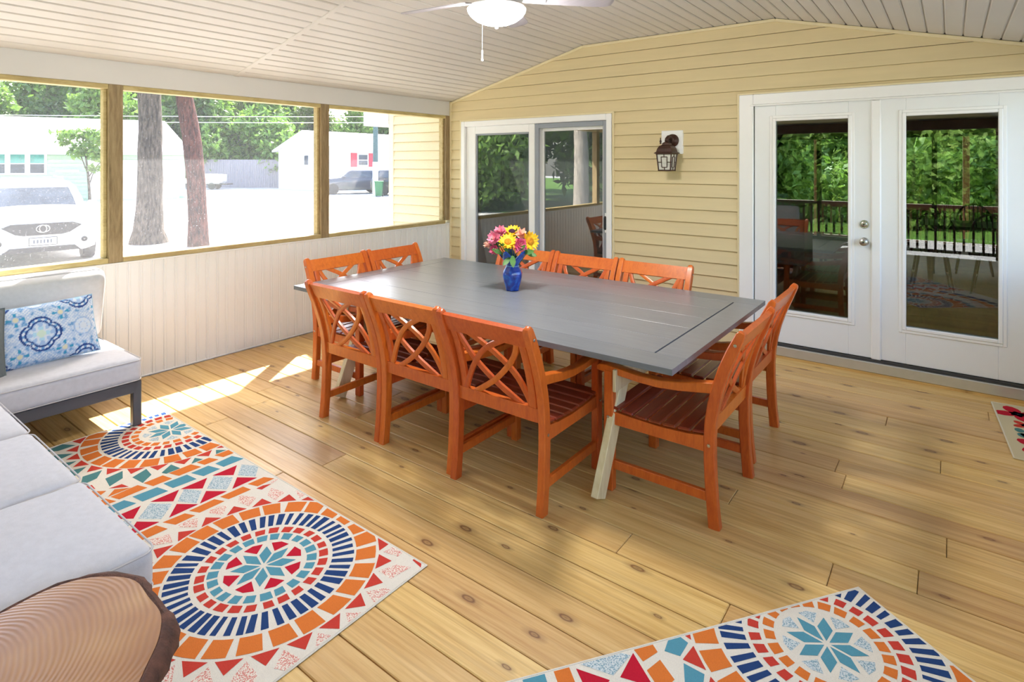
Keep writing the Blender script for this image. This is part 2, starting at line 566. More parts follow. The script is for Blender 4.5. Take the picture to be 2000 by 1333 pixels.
# roof above the porch, with an eave overhang
mb = MB()
rs = (ZC - ZW) / XA
RT = 0.16
poly = [(-0.50, 2.385), (-0.03, 2.395), (-0.03, ZW + 0.16), (XA, ZC + 0.17), (XB, ZC + 0.17), (RX + 0.03, ZW + 0.16), (RX + 0.03, 2.395), (RX + 0.5, 2.385),
        (RX + 0.5, 2.47), (RX, 2.66), (RX / 2, 3.20), (0.0, 2.66), (-0.50, 2.47)]
mb.prism(poly, FY - 0.4, 0.0, axis='y')
tag(obj('roof_porch', mb, M['white']), 'low white roof over the porch', 'roof', kind='structure')

# ------------------------------------------------------------------ side walls: wainscot, sill, posts, screens, header
def side_wall(name, label, mirror):
    """left wall in local x<=0; mirrored to the right side when mirror is True"""
    root = thing(name, label, 'wall', (RX if mirror else 0, 0, 0), 0, kind='structure')
    sx = -1 if mirror else 1
    def bx(nm, lo, hi, mat, c=0.004, smooth=False):
        a = (min(lo[0]*sx, hi[0]*sx), lo[1], lo[2]); b = (max(lo[0]*sx, hi[0]*sx), hi[1], hi[2])
        mb = MB(); mb.cbox(a, b, c); return obj(nm, mb, mat, root)
    # sheathing behind the boards
    mb = MB(); mb.box((min(0, sx*-0.09) if not mirror else 0.012, FY, -0.05), (-0.012 if not mirror else 0.09, 0, SILL0))
    obj('backing', mb, M['wainscot'], root)
    # wainscot boards with a narrow bead between
    p = 0.083
    nb = int(-FY / p) + 1
    w = -FY / nb
    base = None
    for i in range(nb):
        y1 = -i * w; y0 = y1 - w
        if base is None:
            mb = MB()
            prof = [(-0.012, 0), (-0.004, 0), (-0.004, -0.006), (0.0, -0.010), (0.0, -0.058), (-0.003, -0.061), (-0.003, -0.064), (0.002, -0.068), (0.002, -w + 0.004), (-0.004, -w + 0.001), (-0.012, -w)]
            prof = [(a*sx, b) for a, b in prof]
            mb.prism(prof, 0.002, SILL0, axis='z')
            base = mesh_of('wainscot_board', mb, M['wainscot'])
        link('wainscot_board', base, root, (0, y1, 0))
    bx('base_strip', (-0.01, FY, 0.0), (0.006, -0.03, 0.012), M['wainscot'], 0.002)
    bx('cap_strip', (-0.01, FY, SILL0 - 0.012), (0.008, -0.03, SILL0 + 0.001), M['wainscot'], 0.002)
    bx('header', (-0.09, FY, HDR0), (0.004, -0.03, ZW + 0.02), M['header'], 0.004)
    ys = [-0.055, -1.815, -3.623, -5.43, FY + 0.05]
    for i, yc in enumerate(ys):
        hw = 0.047 if 0 < i < 4 else 0.04
        bx('post', (-0.092, yc - hw, SILL1 - (0.04 if 0 < i < 4 else 0)), (0.002, yc + hw, HDR0), M['post_wood'], 0.004)
    for i in range(4):
        ya, yb = ys[i+1] + 0.047, ys[i] - 0.047
        if i == 0: yb = ys[0] - 0.04
        bx('sill_plate', (-0.092, ya, SILL0), (0.0, yb, SILL1), M['frame_wood'])
        bx('top_plate', (-0.092, ya, HDR0 - 0.036), (0.0, yb, HDR0), M['frame_wood'])
        bx('screen_stop', (-0.092, yb - 0.024, SILL1), (-0.03, yb, HDR0 - 0.036), M['frame_wood'], 0.003)
        mb = MB()
        xs = -0.088 * sx
        mb.add([(xs, ya, SILL1), (xs, yb - 0.024, SILL1), (xs, yb - 0.024, HDR0 - 0.036), (xs, ya, HDR0 - 0.036)], [(0,1,2,3)])
        obj('screen', mb, M['screen'], root, fix=False)
    return root
side_wall('wall_left', 'screened porch wall with cream wainscot facing the street', False)
side_wall('wall_right', 'screened porch wall with cream wainscot beside the french doors', True)

# front side of the porch: posts, header and a dark railing
fw = thing('wall_front', 'open porch front with dark brown railing and posts', 'wall', (0, FY, 0), 0, kind='structure')
mb = MB(); mb.cbox((0, -0.10, 2.22), (RX, 0.0, 2.42), 0.004); obj('header', mb, M['rope_dark'], fw)
mb = MB()
mb.prism([(0.0, 2.40), (RX, 2.40), (XB, ZC + 0.02), (XA, ZC + 0.02)], -0.08, -0.02, axis='y'); obj('gable_panel', mb, M['siding'], fw)
for xp in (0.05, 1.88, 3.74, RX - 0.05):
    mb = MB(); mb.cbox((xp - 0.05, -0.10, 0.0), (xp + 0.05, 0.0, 2.22), 0.004); obj('post', mb, M['post_wood'], fw)
for zr, h in ((0.90, 0.05), (0.12, 0.05)):
    mb = MB(); mb.cbox((0.02, -0.085, zr - h), (RX - 0.02, -0.015, zr), 0.004); obj('rail', mb, M['rope_dark'], fw)
bal = MB(); bal.cbox((-0.018, -0.068, 0.10), (0.018, -0.032, 0.87), 0.003)
balm = mesh_of('baluster', bal, M['rope_dark'])
for i in range(42): link('baluster', balm, fw, (0.14 + i * 0.131, 0, 0))

# ------------------------------------------------------------------ french doors
def frame_rect(mb, x0, x1, z0, z1, w, y0, y1, c=0.003, bottom=True):
    mb.cbox((x0, y0, z0), (x0 + w, y1, z1), c)
    mb.cbox((x1 - w, y0, z0), (x1, y1, z1), c)
    mb.cbox((x0 + w, y0, z1 - w), (x1 - w, y1, z1), c)
    if bottom: mb.cbox((x0 + w, y0, z0), (x1 - w, y1, z0 + w), c)
mb = MB()
mb.cbox((D_X0, -0.034, 0.10), (D_X0 + 0.118, 0.10, D_Z), 0.006)
mb.cbox((D_X1 - 0.118, -0.034, 0.10), (D_X1, 0.10, D_Z), 0.006)
mb.cbox((D_X0 + 0.118, -0.034, 2.140), (D_X1 - 0.118, 0.10, D_Z), 0.006)
tr1 = tag(obj('trim_1', mb, M['white']), 'white casing around the french doors', 'trim', kind='structure')
mb = MB(); mb.cbox((D_X0 + 0.095, -0.042, 2.128), (D_X1 - 0.095, -0.03, 2.142), 0.003); obj('casing_bead', mb, M['white'], tr1)
mb = MB(); mb.cbox((D_X0, -0.052, 0.022), (D_X1, 0.12, 0.100), 0.005)
th = tag(obj('threshold', mb, M['alu']), 'silver metal threshold under the french doors', 'threshold', kind='structure')
mb = MB(); mb.cbox((D_X0 + 0.118, -0.032, 0.098), (D_X1 - 0.118, 0.05, 0.120), 0.003); obj('rubber_sweep', mb, M['dark_rubber'], th)
mb = MB(); mb.cbox((D_X0 - 0.35, -0.045, -0.002), (RX, 0.0, 0.021), 0.003); obj('floor_strip', mb, M['deck'], th)

def door_leaf(name, label, x0, x1, gx0, gx1, knob):
    root = thing(name, label, 'door', (0, 0, 0), 0, kind='structure')
    g0, g1 = 0.404, 1.996
    z0, z1 = 0.124, 2.133
    ya, yb = -0.012, 0.035
    mb = MB()
    mb.cbox((x0, ya, z0), (gx0, yb, z1), 0.003)
    mb.cbox((gx1, ya, z0), (x1, yb, z1), 0.003)
    mb.cbox((gx0, ya, z0), (gx1, yb, g0), 0.003)
    mb.cbox((gx0, ya, g1), (gx1, yb, z1), 0.003)
    obj('leaf', mb, M['door_white'], root)
    mb = MB()
    o = 0.045
    frame_rect(mb, gx0 - o, gx1 + o, g0 - o, g1 + o, 0.022, ya - 0.008, ya + 0.002, 0.003)
    frame_rect(mb, gx0 - 0.024, gx1 + 0.024, g0 - 0.024, g1 + 0.024, 0.026, ya - 0.014, ya + 0.004, 0.005)
    obj('glass_moulding', mb, M['white'], root)
    mb = MB(); mb.box((gx0 - 0.004, 0.008, g0 - 0.004), (gx1 + 0.004, 0.014, g1 + 0.004))
    obj('pane', mb, M['glass'], root)
    if knob:
        for zz, nm in ((1.161, 'deadbolt'), (1.025, 'knob')):
            mb = MB()
            kx = x1 - 0.058
            mb.lathe([(0.033, 0.0), (0.033, -0.006), (0.029, -0.010)], 28, (kx, ya, zz), axis='y')
            if nm == 'knob':
                mb.lathe([(0.012, -0.010), (0.012, -0.028), (0.024, -0.034), (0.029, -0.046), (0.027, -0.058), (0.016, -0.064), (0.004, -0.065)], 28, (kx, ya, zz), axis='y')
            else:
                mb.lathe([(0.022, -0.010), (0.021, -0.022), (0.018, -0.024), (0.004, -0.024)], 28, (kx, ya, zz), axis='y')
            p = obj(nm, mb, M['nickel'], root, smooth=40)
            mb = MB(); mb.lathe([(0.006, 0), (0.006, -0.003), (0.002, -0.004)], 12, (kx, ya - (0.065 if nm == 'knob' else 0.024), zz), axis='y')
            obj('keyhole', mb, M['dark_rubber'], p)
    return root
door_leaf('door_1', 'off-white french door leaf with knob and deadbolt', 3.588, 4.462, 3.757, 4.296, True)
dl2 = door_leaf('door_2', 'off-white french door leaf without knob, nearer the mat', 4.498, 5.372, 4.673, 5.210, False)
mb = MB(); mb.cbox((4.450, -0.028, 0.118), (4.516, 0.0, 2.130), 0.008); obj('astragal', mb, M['white'], dl2)
mb = MB(); mb.cbox((4.462, 0.0, 0.124), (4.500, 0.03, 2.133), 0.002); obj('meeting_edge', mb, M['door_white'], dl2)

# ------------------------------------------------------------------ sliding patio door
sd = thing('door_3', 'white sliding patio door behind the dining table', 'door', (0, 0, 0), 0, kind='structure')
mb = MB()
w = 0.062
mb.cbox((S_X0 + 0.004, -0.036, 0.02), (S_X0 + w, 0.11, S_Z), 0.005)
mb.cbox((S_X1 - w, -0.036, 0.02), (S_X1 - 0.004, 0.11, S_Z), 0.005)
mb.cbox((S_X0 + w, -0.036, S_Z - 0.064), (S_X1 - w, 0.11, S_Z), 0.005)
mb.cbox((S_X0 + w, -0.036, 0.02), (S_X1 - w, 0.11, 0.07), 0.005)
obj('frame', mb, M['white'], sd)
# fixed leaf on the left, nearer the house
mb = MB()
for (lo, hi) in (((S_X0 + w, 0.0, 0.07), (0.395, 0.045, 2.076)), ((1.185, -0.005, 0.07), (1.262, 0.045, 2.076)),
                 ((0.395, 0.0, 1.988), (1.185, 0.045, 2.076)), ((0.395, 0.0, 0.07), (1.185, 0.045, 0.19))):
    mb.cbox(lo, hi, 0.005)
obj('sash', mb, M['white'], sd)
mb = MB(); frame_rect(mb, 0.393, 1.187, 0.188, 1.990, 0.022, 0.012, 0.03, 0.002); obj('glazing_bead', mb, M['grey_vinyl'], sd)
mb = MB(); mb.box((0.40, 0.022, 0.19), (1.186, 0.028, 1.99)); obj('pane', mb, M['slider_glass'], sd)
# sliding leaf and its screen on the right
mb = MB()
frame_rect(mb, 1.262, S_X1 - w, 0.075, 2.074, 0.052, -0.002, 0.02, 0.004); obj('screen_frame', mb, M['grey_vinyl'], sd)
mb = MB()
frame_rect(mb, 1.262, S_X1 - w, 0.075, 2.074, 0.085, 0.05, 0.09, 0.004); obj('sash', mb, M['white'], sd)
mb = MB(); mb.box((1.345, 0.068, 0.158), (S_X1 - w - 0.083, 0.074, 1.99)); obj('pane', mb, M['slider_glass'], sd)
mb = MB(); mb.cbox((S_X1 - w - 0.034, -0.035, 0.96), (S_X1 - w - 0.004, -0.004, 1.10), 0.012)
h_ = obj('handle', mb, M['black'], sd)
mb = MB(); mb.cbox((S_X1 - w - 0.03, -0.008, 0.93), (S_X1 - w - 0.008, 0.0, 1.13), 0.003); obj('handle_plate', mb, M['white'], h_)

# ------------------------------------------------------------------ house shell and interior seen through the glass
M['int_wall'] = plain('pale_interior_paint', srgb(186,190,186), 0.7, 0.02)
M['int_blue'] = plain('pale_blue_paint', srgb(176,200,214), 0.6, 0.03)
M['int_floor'] = wood('dark_red_floor', srgb(112,58,36), srgb(88,42,26), srgb(132,74,46), 0.55, (20, 1.5, 20), 0.6)
M['dark_wood'] = plain('dark_walnut', srgb(52,34,28), 0.35, 0.12, 12, stretch=(1,1,5))
M['tan_wall'] = plain('tan_interior_paint', srgb(170,146,104), 0.7, 0.03)
mb = MB(); mb.box((HX0 + 0.1, T, -0.02), (HX1, 8.0, 0.095)); tag(obj('floor_house', mb, M['int_floor']), 'dark red wood floor inside the house', 'floor', kind='structure')
mb = MB(); mb.box((HX0 + 0.1, T, 2.42), (HX1, 8.0, 2.5)); tag(obj('ceiling_house', mb, M['int_wall']), 'pale ceiling inside the house', 'ceiling', kind='structure')
mb = MB(); mb.box((HX0 + 0.02, T, -0.4), (HX0 + 0.1, 8.0, 2.42)); tag(obj('wall_house_side', mb, M['siding']), 'yellow side wall of the house', 'wall', kind='structure')
mb = MB(); mb.box((HX1 - 0.1, T, -0.4), (HX1, 8.0, 2.42)); tag(obj('wall_house_far_side', mb, M['siding']), 'far side wall of the house', 'wall', kind='structure')
# rear wall with a wide window
mb = MB()
for (x0, x1, z0, z1) in ((HX0 + 0.1, 0.9, 0.09, 2.42), (0.9, 6.6, 2.18, 2.42), (6.6, HX1, 0.09, 2.42)):
    mb.box((x0, 7.9, z0), (x1, 8.0, z1))
tag(obj('wall_house_rear', mb, M['tan_wall']), 'tan rear wall inside the house', 'wall', kind='structure')
wn_ = thing('window_1', 'wide glazed rear wall of the dining room', 'window', (0, 0, 0), kind='structure')
mb = MB(); frame_rect(mb, 0.9, 6.6, 0.10, 2.18, 0.06, 7.88, 7.98)
for xm in (2.8, 4.7): mb.cbox((xm - 0.04, 7.88, 0.12), (xm + 0.04, 7.96, 2.16), 0.003)
obj('window_frame', mb, M['dark_wood'], wn_)
for (xa, xb) in ((0.96, 2.76), (2.84, 4.66), (4.74, 6.54)):
    mb = MB(); mb.box((xa, 7.93, 0.16), (xb, 7.936, 2.12)); obj('pane', mb, M['glass'], wn_)
dk = thing('rear_deck', 'rear deck with a dark brown railing seen through the house', 'deck', (0, 8.0, -0.25))
mb = MB(); mb.box((0.0, 0.01, -0.10), (8.0, 2.5, 0.0)); obj('deck_floor', mb, M['int_floor'], dk)
for zr, h in ((0.98, 0.13), (0.18, 0.08)):
    mb = MB(); mb.cbox((0.0, 2.38, zr - h), (8.0, 2.47, zr), 0.005); obj('rail', mb, M['rope_dark'], dk)
bal2 = MB(); bal2.cbox((-0.02, 2.405, 0.12), (0.02, 2.445, 0.90), 0.003); bal2m = mesh_of('baluster', bal2, M['rope_dark'])
for i in range(44): link('baluster', bal2m, dk, (0.2 + i * 0.175, 0, 0))
for xp in (0.05, 2.35, 5.2, 7.9):
    mb = MB(); mb.cbox((xp - 0.06, 2.36, 0.0), (xp + 0.06, 2.48, 2.9), 0.005); obj('post', mb, M['post_wood'], dk)
mb = MB(); mb.box((-0.98, 1.75, 0.095), (2.3, 1.87, 2.42)); tag(obj('wall_partition', mb, M['int_blue']), 'pale blue partition wall behind the patio door', 'wall', kind='structure')
# house roof: gable with overhang
mb = MB()
xr = 4.0
rz = lambda x: 2.40 + 0.50 * (min(x, 2*xr - x) + 1.62)
poly = [(-1.62, 2.16), (-1.09, 2.16), (-1.09, 2.43), (xr, rz(xr) - 0.22), (2*xr + 1.09, 2.43), (2*xr + 1.62, 2.16), (2*xr + 1.62, 2.42), (xr, rz(xr)), (-1.62, 2.42)]
mb.prism(poly, 0.30, 10.9, axis='y')
mb.prism([(-1.62, 2.16), (-1.13, 2.16), (-1.13, 2.42), (-1.62, 2.42)], -0.05, 0.30, axis='y')
mb.prism([(-1.28, 2.43), (-0.9, 2.52), (xr, rz(xr) - 0.2), (2*xr + 0.9, 2.52), (2*xr + 1.28, 2.43), (2*xr + 1.28, rz(-1.28)), (xr, rz(xr)), (-1.28, rz(-1.28))], -0.34, 0.30, axis='y')  # unseen forward overhang, added to shade the screen by the house corner
tag(obj('roof_house', mb, M['white']), 'white eave and roof of the house beyond the screens', 'roof', kind='structure')
mb = MB(); mb.prism([(-1.05, 2.43), (RX + 3, 2.43), (xr, rz(xr) - 0.2)], 0.15, 0.30, axis='y')
tag(obj('wall_gable', mb, M['siding']), 'yellow gable above the porch roof', 'wall', kind='structure')

# ------------------------------------------------------------------ dining table
TX0, TX1, TY0, TY1, TZ, TT = 1.140, 3.988, -2.884, -1.314, 0.750, 0.028
tx, ty = (TX0 + TX1) / 2, (TY0 + TY1) / 2
table = thing('dining_table', 'long grey plank dining table on pale wooden trestles', 'table', (tx, ty, 0))
hx, hy_ = (TX1 - TX0) / 2, (TY1 - TY0) / 2
def tb(name, lo, hi, c=0.0007, mat='table'):
    mb = MB(); mb.cbox(lo, hi, c); return obj(name, mb, M[mat], table)
side_w = 0.168; end_w = 0.150
tb('table_board', (-hx, -hy_, TZ - TT), (hx, -hy_ + side_w - 0.0012, TZ))
tb('table_board', (-hx, hy_ - side_w + 0.0012, TZ - TT), (hx, hy_, TZ))
n = 5; wi = (2 * hy_ - 2 * side_w) / n
for i in range(n):
    y0 = -hy_ + side_w + i * wi
    tb('table_board', (-hx + end_w + 0.004, y0 + 0.0013, TZ - TT), (hx - end_w - 0.005, y0 + wi - 0.0013, TZ))
tb('end_board', (-hx, -hy_ + side_w, TZ - TT), (-hx + end_w - 0.002, hy_ - side_w, TZ))
tb('end_board', (hx - end_w + 0.004, -hy_ + side_w, TZ - TT), (hx, hy_ - side_w, TZ))
for xx in (-hx + 0.42, 0.0, hx - 0.42):
    tb('batten', (xx - 0.045, -hy_ + 0.18, TZ - TT - 0.038), (xx + 0.045, hy_ - 0.18, TZ - TT), 0.004, 'raw_pine')
# trestles: splayed legs from a cross beam
for sx in (-1, 1):
    xb = sx * (hx - 0.42)
    tb('trestle_beam', (xb - 0.019, -0.52, TZ - TT - 0.13), (xb + 0.019, 0.52, TZ - TT - 0.039), 0.004, 'raw_pine')
    for sy in (-1, 1):
        for off in (-1, 1):
            if off == sx * -1:
                continue
            mb = MB()
            foot = (xb + sx * 0.01, sy * 0.70, 0.0); top = (xb + sx * 0.03, sy * 0.40, TZ - TT - 0.045)
            d = Vector(top) - Vector(foot)
            mb.bar(Vector(foot) + d * 0.02, top, 0.09, 0.038, up=(1, 0, 0), c=0.003)
            obj('trestle_leg', mb, M['raw_pine'], table)
    mb = MB(); mb.bar((xb + sx * 0.048, -0.60, 0.56), (xb + sx * 0.048, 0.60, 0.56), 0.018, 0.11, up=(0, 0, 1), c=0.003)
    obj('trestle_brace', mb, M['raw_pine'], table)

# ------------------------------------------------------------------ dining chairs
def post_y(z):
    zs = [0.0, 0.18, 0.40, 0.55, 0.72, 0.90]; ys = [-0.268, -0.252, -0.246, -0.262, -0.310, -0.388]
    return float(np.interp(z, zs, ys)) if False else smooth_interp(z, zs, ys)
def smooth_interp(z, zs, ys):
    i = 0
    while i < len(zs) - 2 and z > zs[i+1]: i += 1
    t = (z - zs[i]) / (zs[i+1] - zs[i])
    m = []
    for j in (i, i+1):
        a = max(0, j-1); b = min(len(zs)-1, j+1)
        m.append((ys[b] - ys[a]) / (zs[b] - zs[a]))
    h = zs[i+1] - zs[i]
    return (2*t**3-3*t**2+1)*ys[i] + (t**3-2*t**2+t)*h*m[0] + (-2*t**3+3*t**2)*ys[i+1] + (t**3-t**2)*h*m[1]
def back_frame(z):
    e = 0.01
    ty_ = (post_y(min(z + e, 0.9)) - post_y(max(z - e, 0))) / (min(z+e, .9) - max(z-e, 0))
    tan = Vector((0, ty_, 1)).normalized()
    nrm = Vector((0, 1, -ty_)).normalized()
    return tan, nrm
CW = 0.290
def make_chair():
    t = empty('dining_chair')
    for s in (-1, 1):
        zs = [0.0, 0.06, 0.12, 0.2, 0.3, 0.4, 0.48, 0.56, 0.64, 0.72, 0.8, 0.86, 0.885, 0.897, 0.902]
        ww = [0.040]*12 + [0.038, 0.030, 0.016]
        tt = [0.052, 0.050, 0.049] + [0.050]*8 + [0.044, 0.040, 0.030, 0.016]
        pts = [(s*(CW - 0.02), post_y(min(z, 0.9)), z) for z in zs]
        fr = [back_frame(min(z, 0.9)) for z in zs]
        mb = MB(); mb.sweep(pts, [(1,0,0)]*len(zs), [f[1] for f in fr], ww, tt)
        obj('back_post', mb, M['chair'], t, smooth=35)
        mb = MB(); mb.cbox((s*(CW-0.02)-0.021, 0.232, 0.0), (s*(CW-0.02)+0.021, 0.282, 0.602), 0.005)
        obj('leg', mb, M['chair'], t)
        # arm rest: dips between the post and a rounded front end
        ap = [(-0.262, 0.628), (-0.20, 0.618), (-0.10, 0.600), (0.0, 0.590), (0.10, 0.592), (0.20, 0.602), (0.27, 0.608), (0.31, 0.606), (0.327, 0.600)]
        th = [0.050, 0.048, 0.042, 0.038, 0.036, 0.038, 0.040, 0.036, 0.022]
        wd = [0.044, 0.044, 0.046, 0.050, 0.054, 0.056, 0.056, 0.050, 0.034]
        mb = MB(); mb.sweep([(s*(CW-0.030), a, b) for a, b in ap], [(1,0,0)]*9, [(0,0,1)]*9, wd, th)
        obj('armrest', mb, M['chair'], t, smooth=35)
        # seat rail with a dipping upper edge
        prof = [(-0.235, 0.335), (0.235, 0.335), (0.235, 0.398), (0.12, 0.392), (-0.02, 0.388), (-0.14, 0.394), (-0.235, 0.408)]
        mb = MB(); mb.prism(prof, s*(CW-0.02) - 0.012, s*(CW-0.02) + 0.012, axis='x')
        obj('seat_rail', mb, M['chair'], t)
        mb = MB(); mb.cbox((s*(CW-0.02) - 0.012, -0.238, 0.112), (s*(CW-0.02) + 0.012, 0.236, 0.156), 0.003)
        obj('stretcher', mb, M['chair'], t)
        for (yy, zz) in ((post_y(0.37), 0.37), (0.257, 0.37), (post_y(0.84), 0.84)):
            mb = MB(); mb.lathe([(0.0075, 0.0), (0.0075, 0.0025), (0.004, 0.0035)], 10, (s*(CW + 0.0005 if yy < 0 else CW + 0.0015), yy, zz), axis='x')
            if s < 0:
                mb.v = [(2*s*(CW + (0.0005 if yy < 0 else 0.0015)) - p[0], p[1], p[2]) for p in mb.v]
            obj('screw', mb, M['nickel'], t)
    mb = MB(); mb.cbox((-CW + 0.04, 0.240, 0.335), (CW - 0.04, 0.264, 0.398), 0.003); obj('front_rail', mb, M['chair'], t)
    # slats run side to side
    for i in range(7):
        yc = -0.196 + i * 0.0715
        zc = 0.392 + 0.018 * ((yc - 0.02) / 0.24) ** 2
        sl = 2 * 0.018 * (yc - 0.02) / 0.24 ** 2
        mb = MB(); mb.bar((-CW + 0.012, yc, zc + 0.008), (CW - 0.012, yc, zc + 0.008), 0.063, 0.016, up=(0, -sl, 1), c=0.005)
        obj('seat_slat', mb, M['seat'], t)
    # back rails follow the lean of the posts
    def rail(nm, z0, z1, thick):
        zs = [z0, (z0 + z1) / 2, z1]
        mb = MB()
        mb.sweep([(0, post_y(z), z) for z in zs], [(1,0,0)]*3, [back_frame(z)[1] for z in zs], 2*(CW - 0.039), thick)
        obj(nm, mb, M['chair'], t, smooth=35)
    rail('top_rail', 0.800, 0.884, 0.026)
    rail('lower_rail', 0.418, 0.486, 0.026)
    z0, z1 = 0.484, 0.804
    SX = 0.214
    for s in (-1, 1):
        zs = [z0 + (z1 - z0) * k / 6 for k in range(7)]
        mb = MB(); mb.sweep([(s*SX, post_y(z), z) for z in zs], [(1,0,0)]*7, [back_frame(z)[1] for z in zs], 0.040, 0.020)
        obj('stile', mb, M['chair'], t, smooth=35)
    PX = 0.196
    def P(u, v):        # u across as seen from behind (0 = behind-left), v downward
        z = z1 - (z1 - z0) * v
        return Vector(((u - 0.5) * 2 * PX, post_y(z), z)), back_frame(z)[1]
    def lattice(f, w, off):
        N = 13
        pts = []; nr = []
        for k in range(N):
            p, nn = P(*f(k / (N - 1)))
            pts.append(p + nn * off); nr.append(nn)
        wd = []
        for k in range(N):
            d = (pts[min(k+1, N-1)] - pts[max(k-1, 0)]).normalized()
            wd.append(d.cross(nr[k]).normalized())
        mb = MB(); mb.sweep(pts, wd, nr, w, 0.016)
        obj('lattice_bar', mb, M['chair'], t, smooth=35)
    def curve(P_):
        """smooth path through the given panel points"""
        def f(q):
            n_ = len(P_) - 1; k = min(n_ - 1, int(q * n_)); u = q * n_ - k
            p0, p1, p2, p3 = P_[max(0, k-1)], P_[k], P_[k+1], P_[min(n_, k+2)]
            return tuple(0.5*((2*p1[a]) + (p2[a]-p0[a])*u + (2*p0[a]-5*p1[a]+4*p2[a]-p3[a])*u*u + (3*p1[a]-p0[a]-3*p2[a]+p3[a])*u**3) for a in (0, 1))
        return f
    lattice(curve([(-0.02, 0.0), (0.06, 0.22), (0.19, 0.47), (0.46, 0.75), (0.88, 1.03)]), 0.030, 0.003)
    lattice(curve([(0.13, -0.03), (0.54, 0.25), (0.80, 0.52), (0.93, 0.77), (1.02, 1.0)]), 0.030, 0.003)
    lattice(curve([(-0.02, 1.0), (0.06, 0.77), (0.19, 0.52), (0.42, 0.22), (0.80, -0.03)]), 0.028, -0.003)
    lattice(curve([(0.12, 1.03), (0.46, 0.75), (0.74, 0.43), (0.90, 0.18), (0.97, -0.02)]), 0.028, -0.003)
    return t

chair0 = make_chair()
CH = []
near = 'orange wooden armchair with its back to the camera, '
spots = [
    # x, y, rz, label
    (1.980, -2.760, 0.0, 'orange lattice-back armchair on the near side of the table, farthest from the camera'),
    (2.569, -2.765, 0.0, 'orange lattice-back armchair in the middle of the near side of the table'),
    (3.156, -2.785, 0.0, 'orange lattice-back armchair on the near side, next to the slanted trestle leg'),
    (3.832, -2.392, PI/2, 'orange armchair at the door end of the table, seat and full side in view'),
    (3.800, -1.690, PI/2, 'orange armchair at the table end closest to the french doors'),
    (1.995, -1.545, PI, 'orange armchair on the far side of the table, half hidden by the vase'),
    (2.590, -1.560, PI, 'orange armchair in the middle of the far side of the table'),
    (3.180, -1.560, PI, 'orange armchair on the far side, below the wall lantern'),
    (1.358, -2.400, -PI/2, 'orange armchair at the street end of the table with sun at its feet'),
    (1.358, -1.805, -PI/2, 'orange armchair at the street end of the table, nearest the patio door'),
]
for i, (x, y, rz, lab) in enumerate(spots):
    c = chair0 if i == 0 else copy_tree(chair0)
    c.location = (x, y, 0); c.rotation_euler = (0, 0, rz)
    tag(c, lab, 'chair', 'orange armchairs around the dining table')

# ------------------------------------------------------------------ vase and flowers
def vase_mat():
    t = NT('cobalt_blue_glass')
    v = t.coords((1,1,1), False)
    nz = t.noise(v, 14, 3, 0.5, 1.5)
    t.col(t.ramp(nz, [(0.25, srgb(3,22,92)), (0.5, srgb(8,66,176)), (0.8, srgb(40,138,226))]))
    t.set(Roughness=0.06)
    t.bsdf.inputs['Coat Weight'].default_value = 0.6
    t.bsdf.inputs['Transmission Weight'].default_value = 0.12
    return t.mat
M['blue_vase'] = vase_mat()
VX, VY, VZ = 2.497, -2.047, 0.750
vase = thing('glass_vase', 'cobalt blue glass vase with a ruffled rim on the grey table', 'vase', (VX, VY, VZ))
def lobed(r, h, t):
    k = 0.03 + 0.03 * math.sin(h * 26)
    return r * (1 + 0.035 * math.cos(6 * t))
mb = MB()
mb.lathe([(0.002, 0.004), (0.040, 0.004), (0.044, 0.0), (0.047, 0.004), (0.052, 0.03), (0.062, 0.065), (0.070, 0.098), (0.070, 0.122), (0.062, 0.145), (0.050, 0.162), (0.046, 0.170)], 36, rfun=lobed, cap=False)
obj('body', mb, M['blue_vase'], vase, smooth=True)
mb = MB()
def ruffle(r, h, t):
    k = max(0, (h - 0.175) / 0.085)
    return r * (1 + 0.20 * k * math.cos(5 * t + 0.6))
prof = [(0.046, 0.168), (0.044, 0.176), (0.050, 0.190), (0.063, 0.210), (0.080, 0.235), (0.096, 0.254), (0.093, 0.256), (0.076, 0.237), (0.059, 0.212), (0.044, 0.190), (0.040, 0.175)]
mb.lathe(prof, 60, rfun=ruffle, cap=False)
o_ = len(mb.v)
mb.v = [(x, y, z + max(0, (z - 0.19)) * 0.45 * math.sin(5 * math.atan2(y, x) + 2.2)) for (x, y, z) in mb.v]
obj('ruffled_rim', mb, M['blue_vase'], vase, smooth=True)
M['rim_glass'] = plain('pale_blue_rim', srgb(120,170,225), 0.1, 0.1)
mb = MB(); mb.lathe([(0.0455 + 0.003*math.cos(a), 0.172 + 0.003*math.sin(a)) for a in [2*PI*k/8 for k in range(9)]], 36, cap=False)
obj('neck_ring', mb, M['rim_glass'], vase, smooth=True)

def petal_mat(name, inner, outer):
    t = NT(name)
    v = t.coords((1,1,1), False)
    t.col(t.ramp(t.noise(v, 45, 3, 0.6), [(0.3, inner), (0.7, outer)]))
    t.set(Roughness=0.6)
    t.bsdf.inputs['Subsurface Weight'].default_value = 0.0
    return t.mat
M['yellow_petal'] = petal_mat('yellow_petals', srgb(240,170,10), srgb(252,214,40))
M['pink_petal'] = petal_mat('pink_petals', srgb(214,70,120), srgb(246,176,196))
M['magenta_petal'] = petal_mat('magenta_petals', srgb(206,52,110), srgb(240,130,170))
M['peach_petal'] = petal_mat('peach_petals', srgb(244,160,140), srgb(250,214,190))
M['stem'] = plain('green_stem', srgb(70,112,50), 0.6, 0.1, 30)
M['leafgreen'] = plain('bouquet_leaf', srgb(74,122,56), 0.5, 0.15, 30)
M['sun_centre'] = plain('golden_flower_centre', srgb(198,130,20), 0.9, 0.3, 120)
M['dark_centre'] = plain('dark_purple_flower_centre', srgb(58,26,50), 0.9, 0.3, 120)

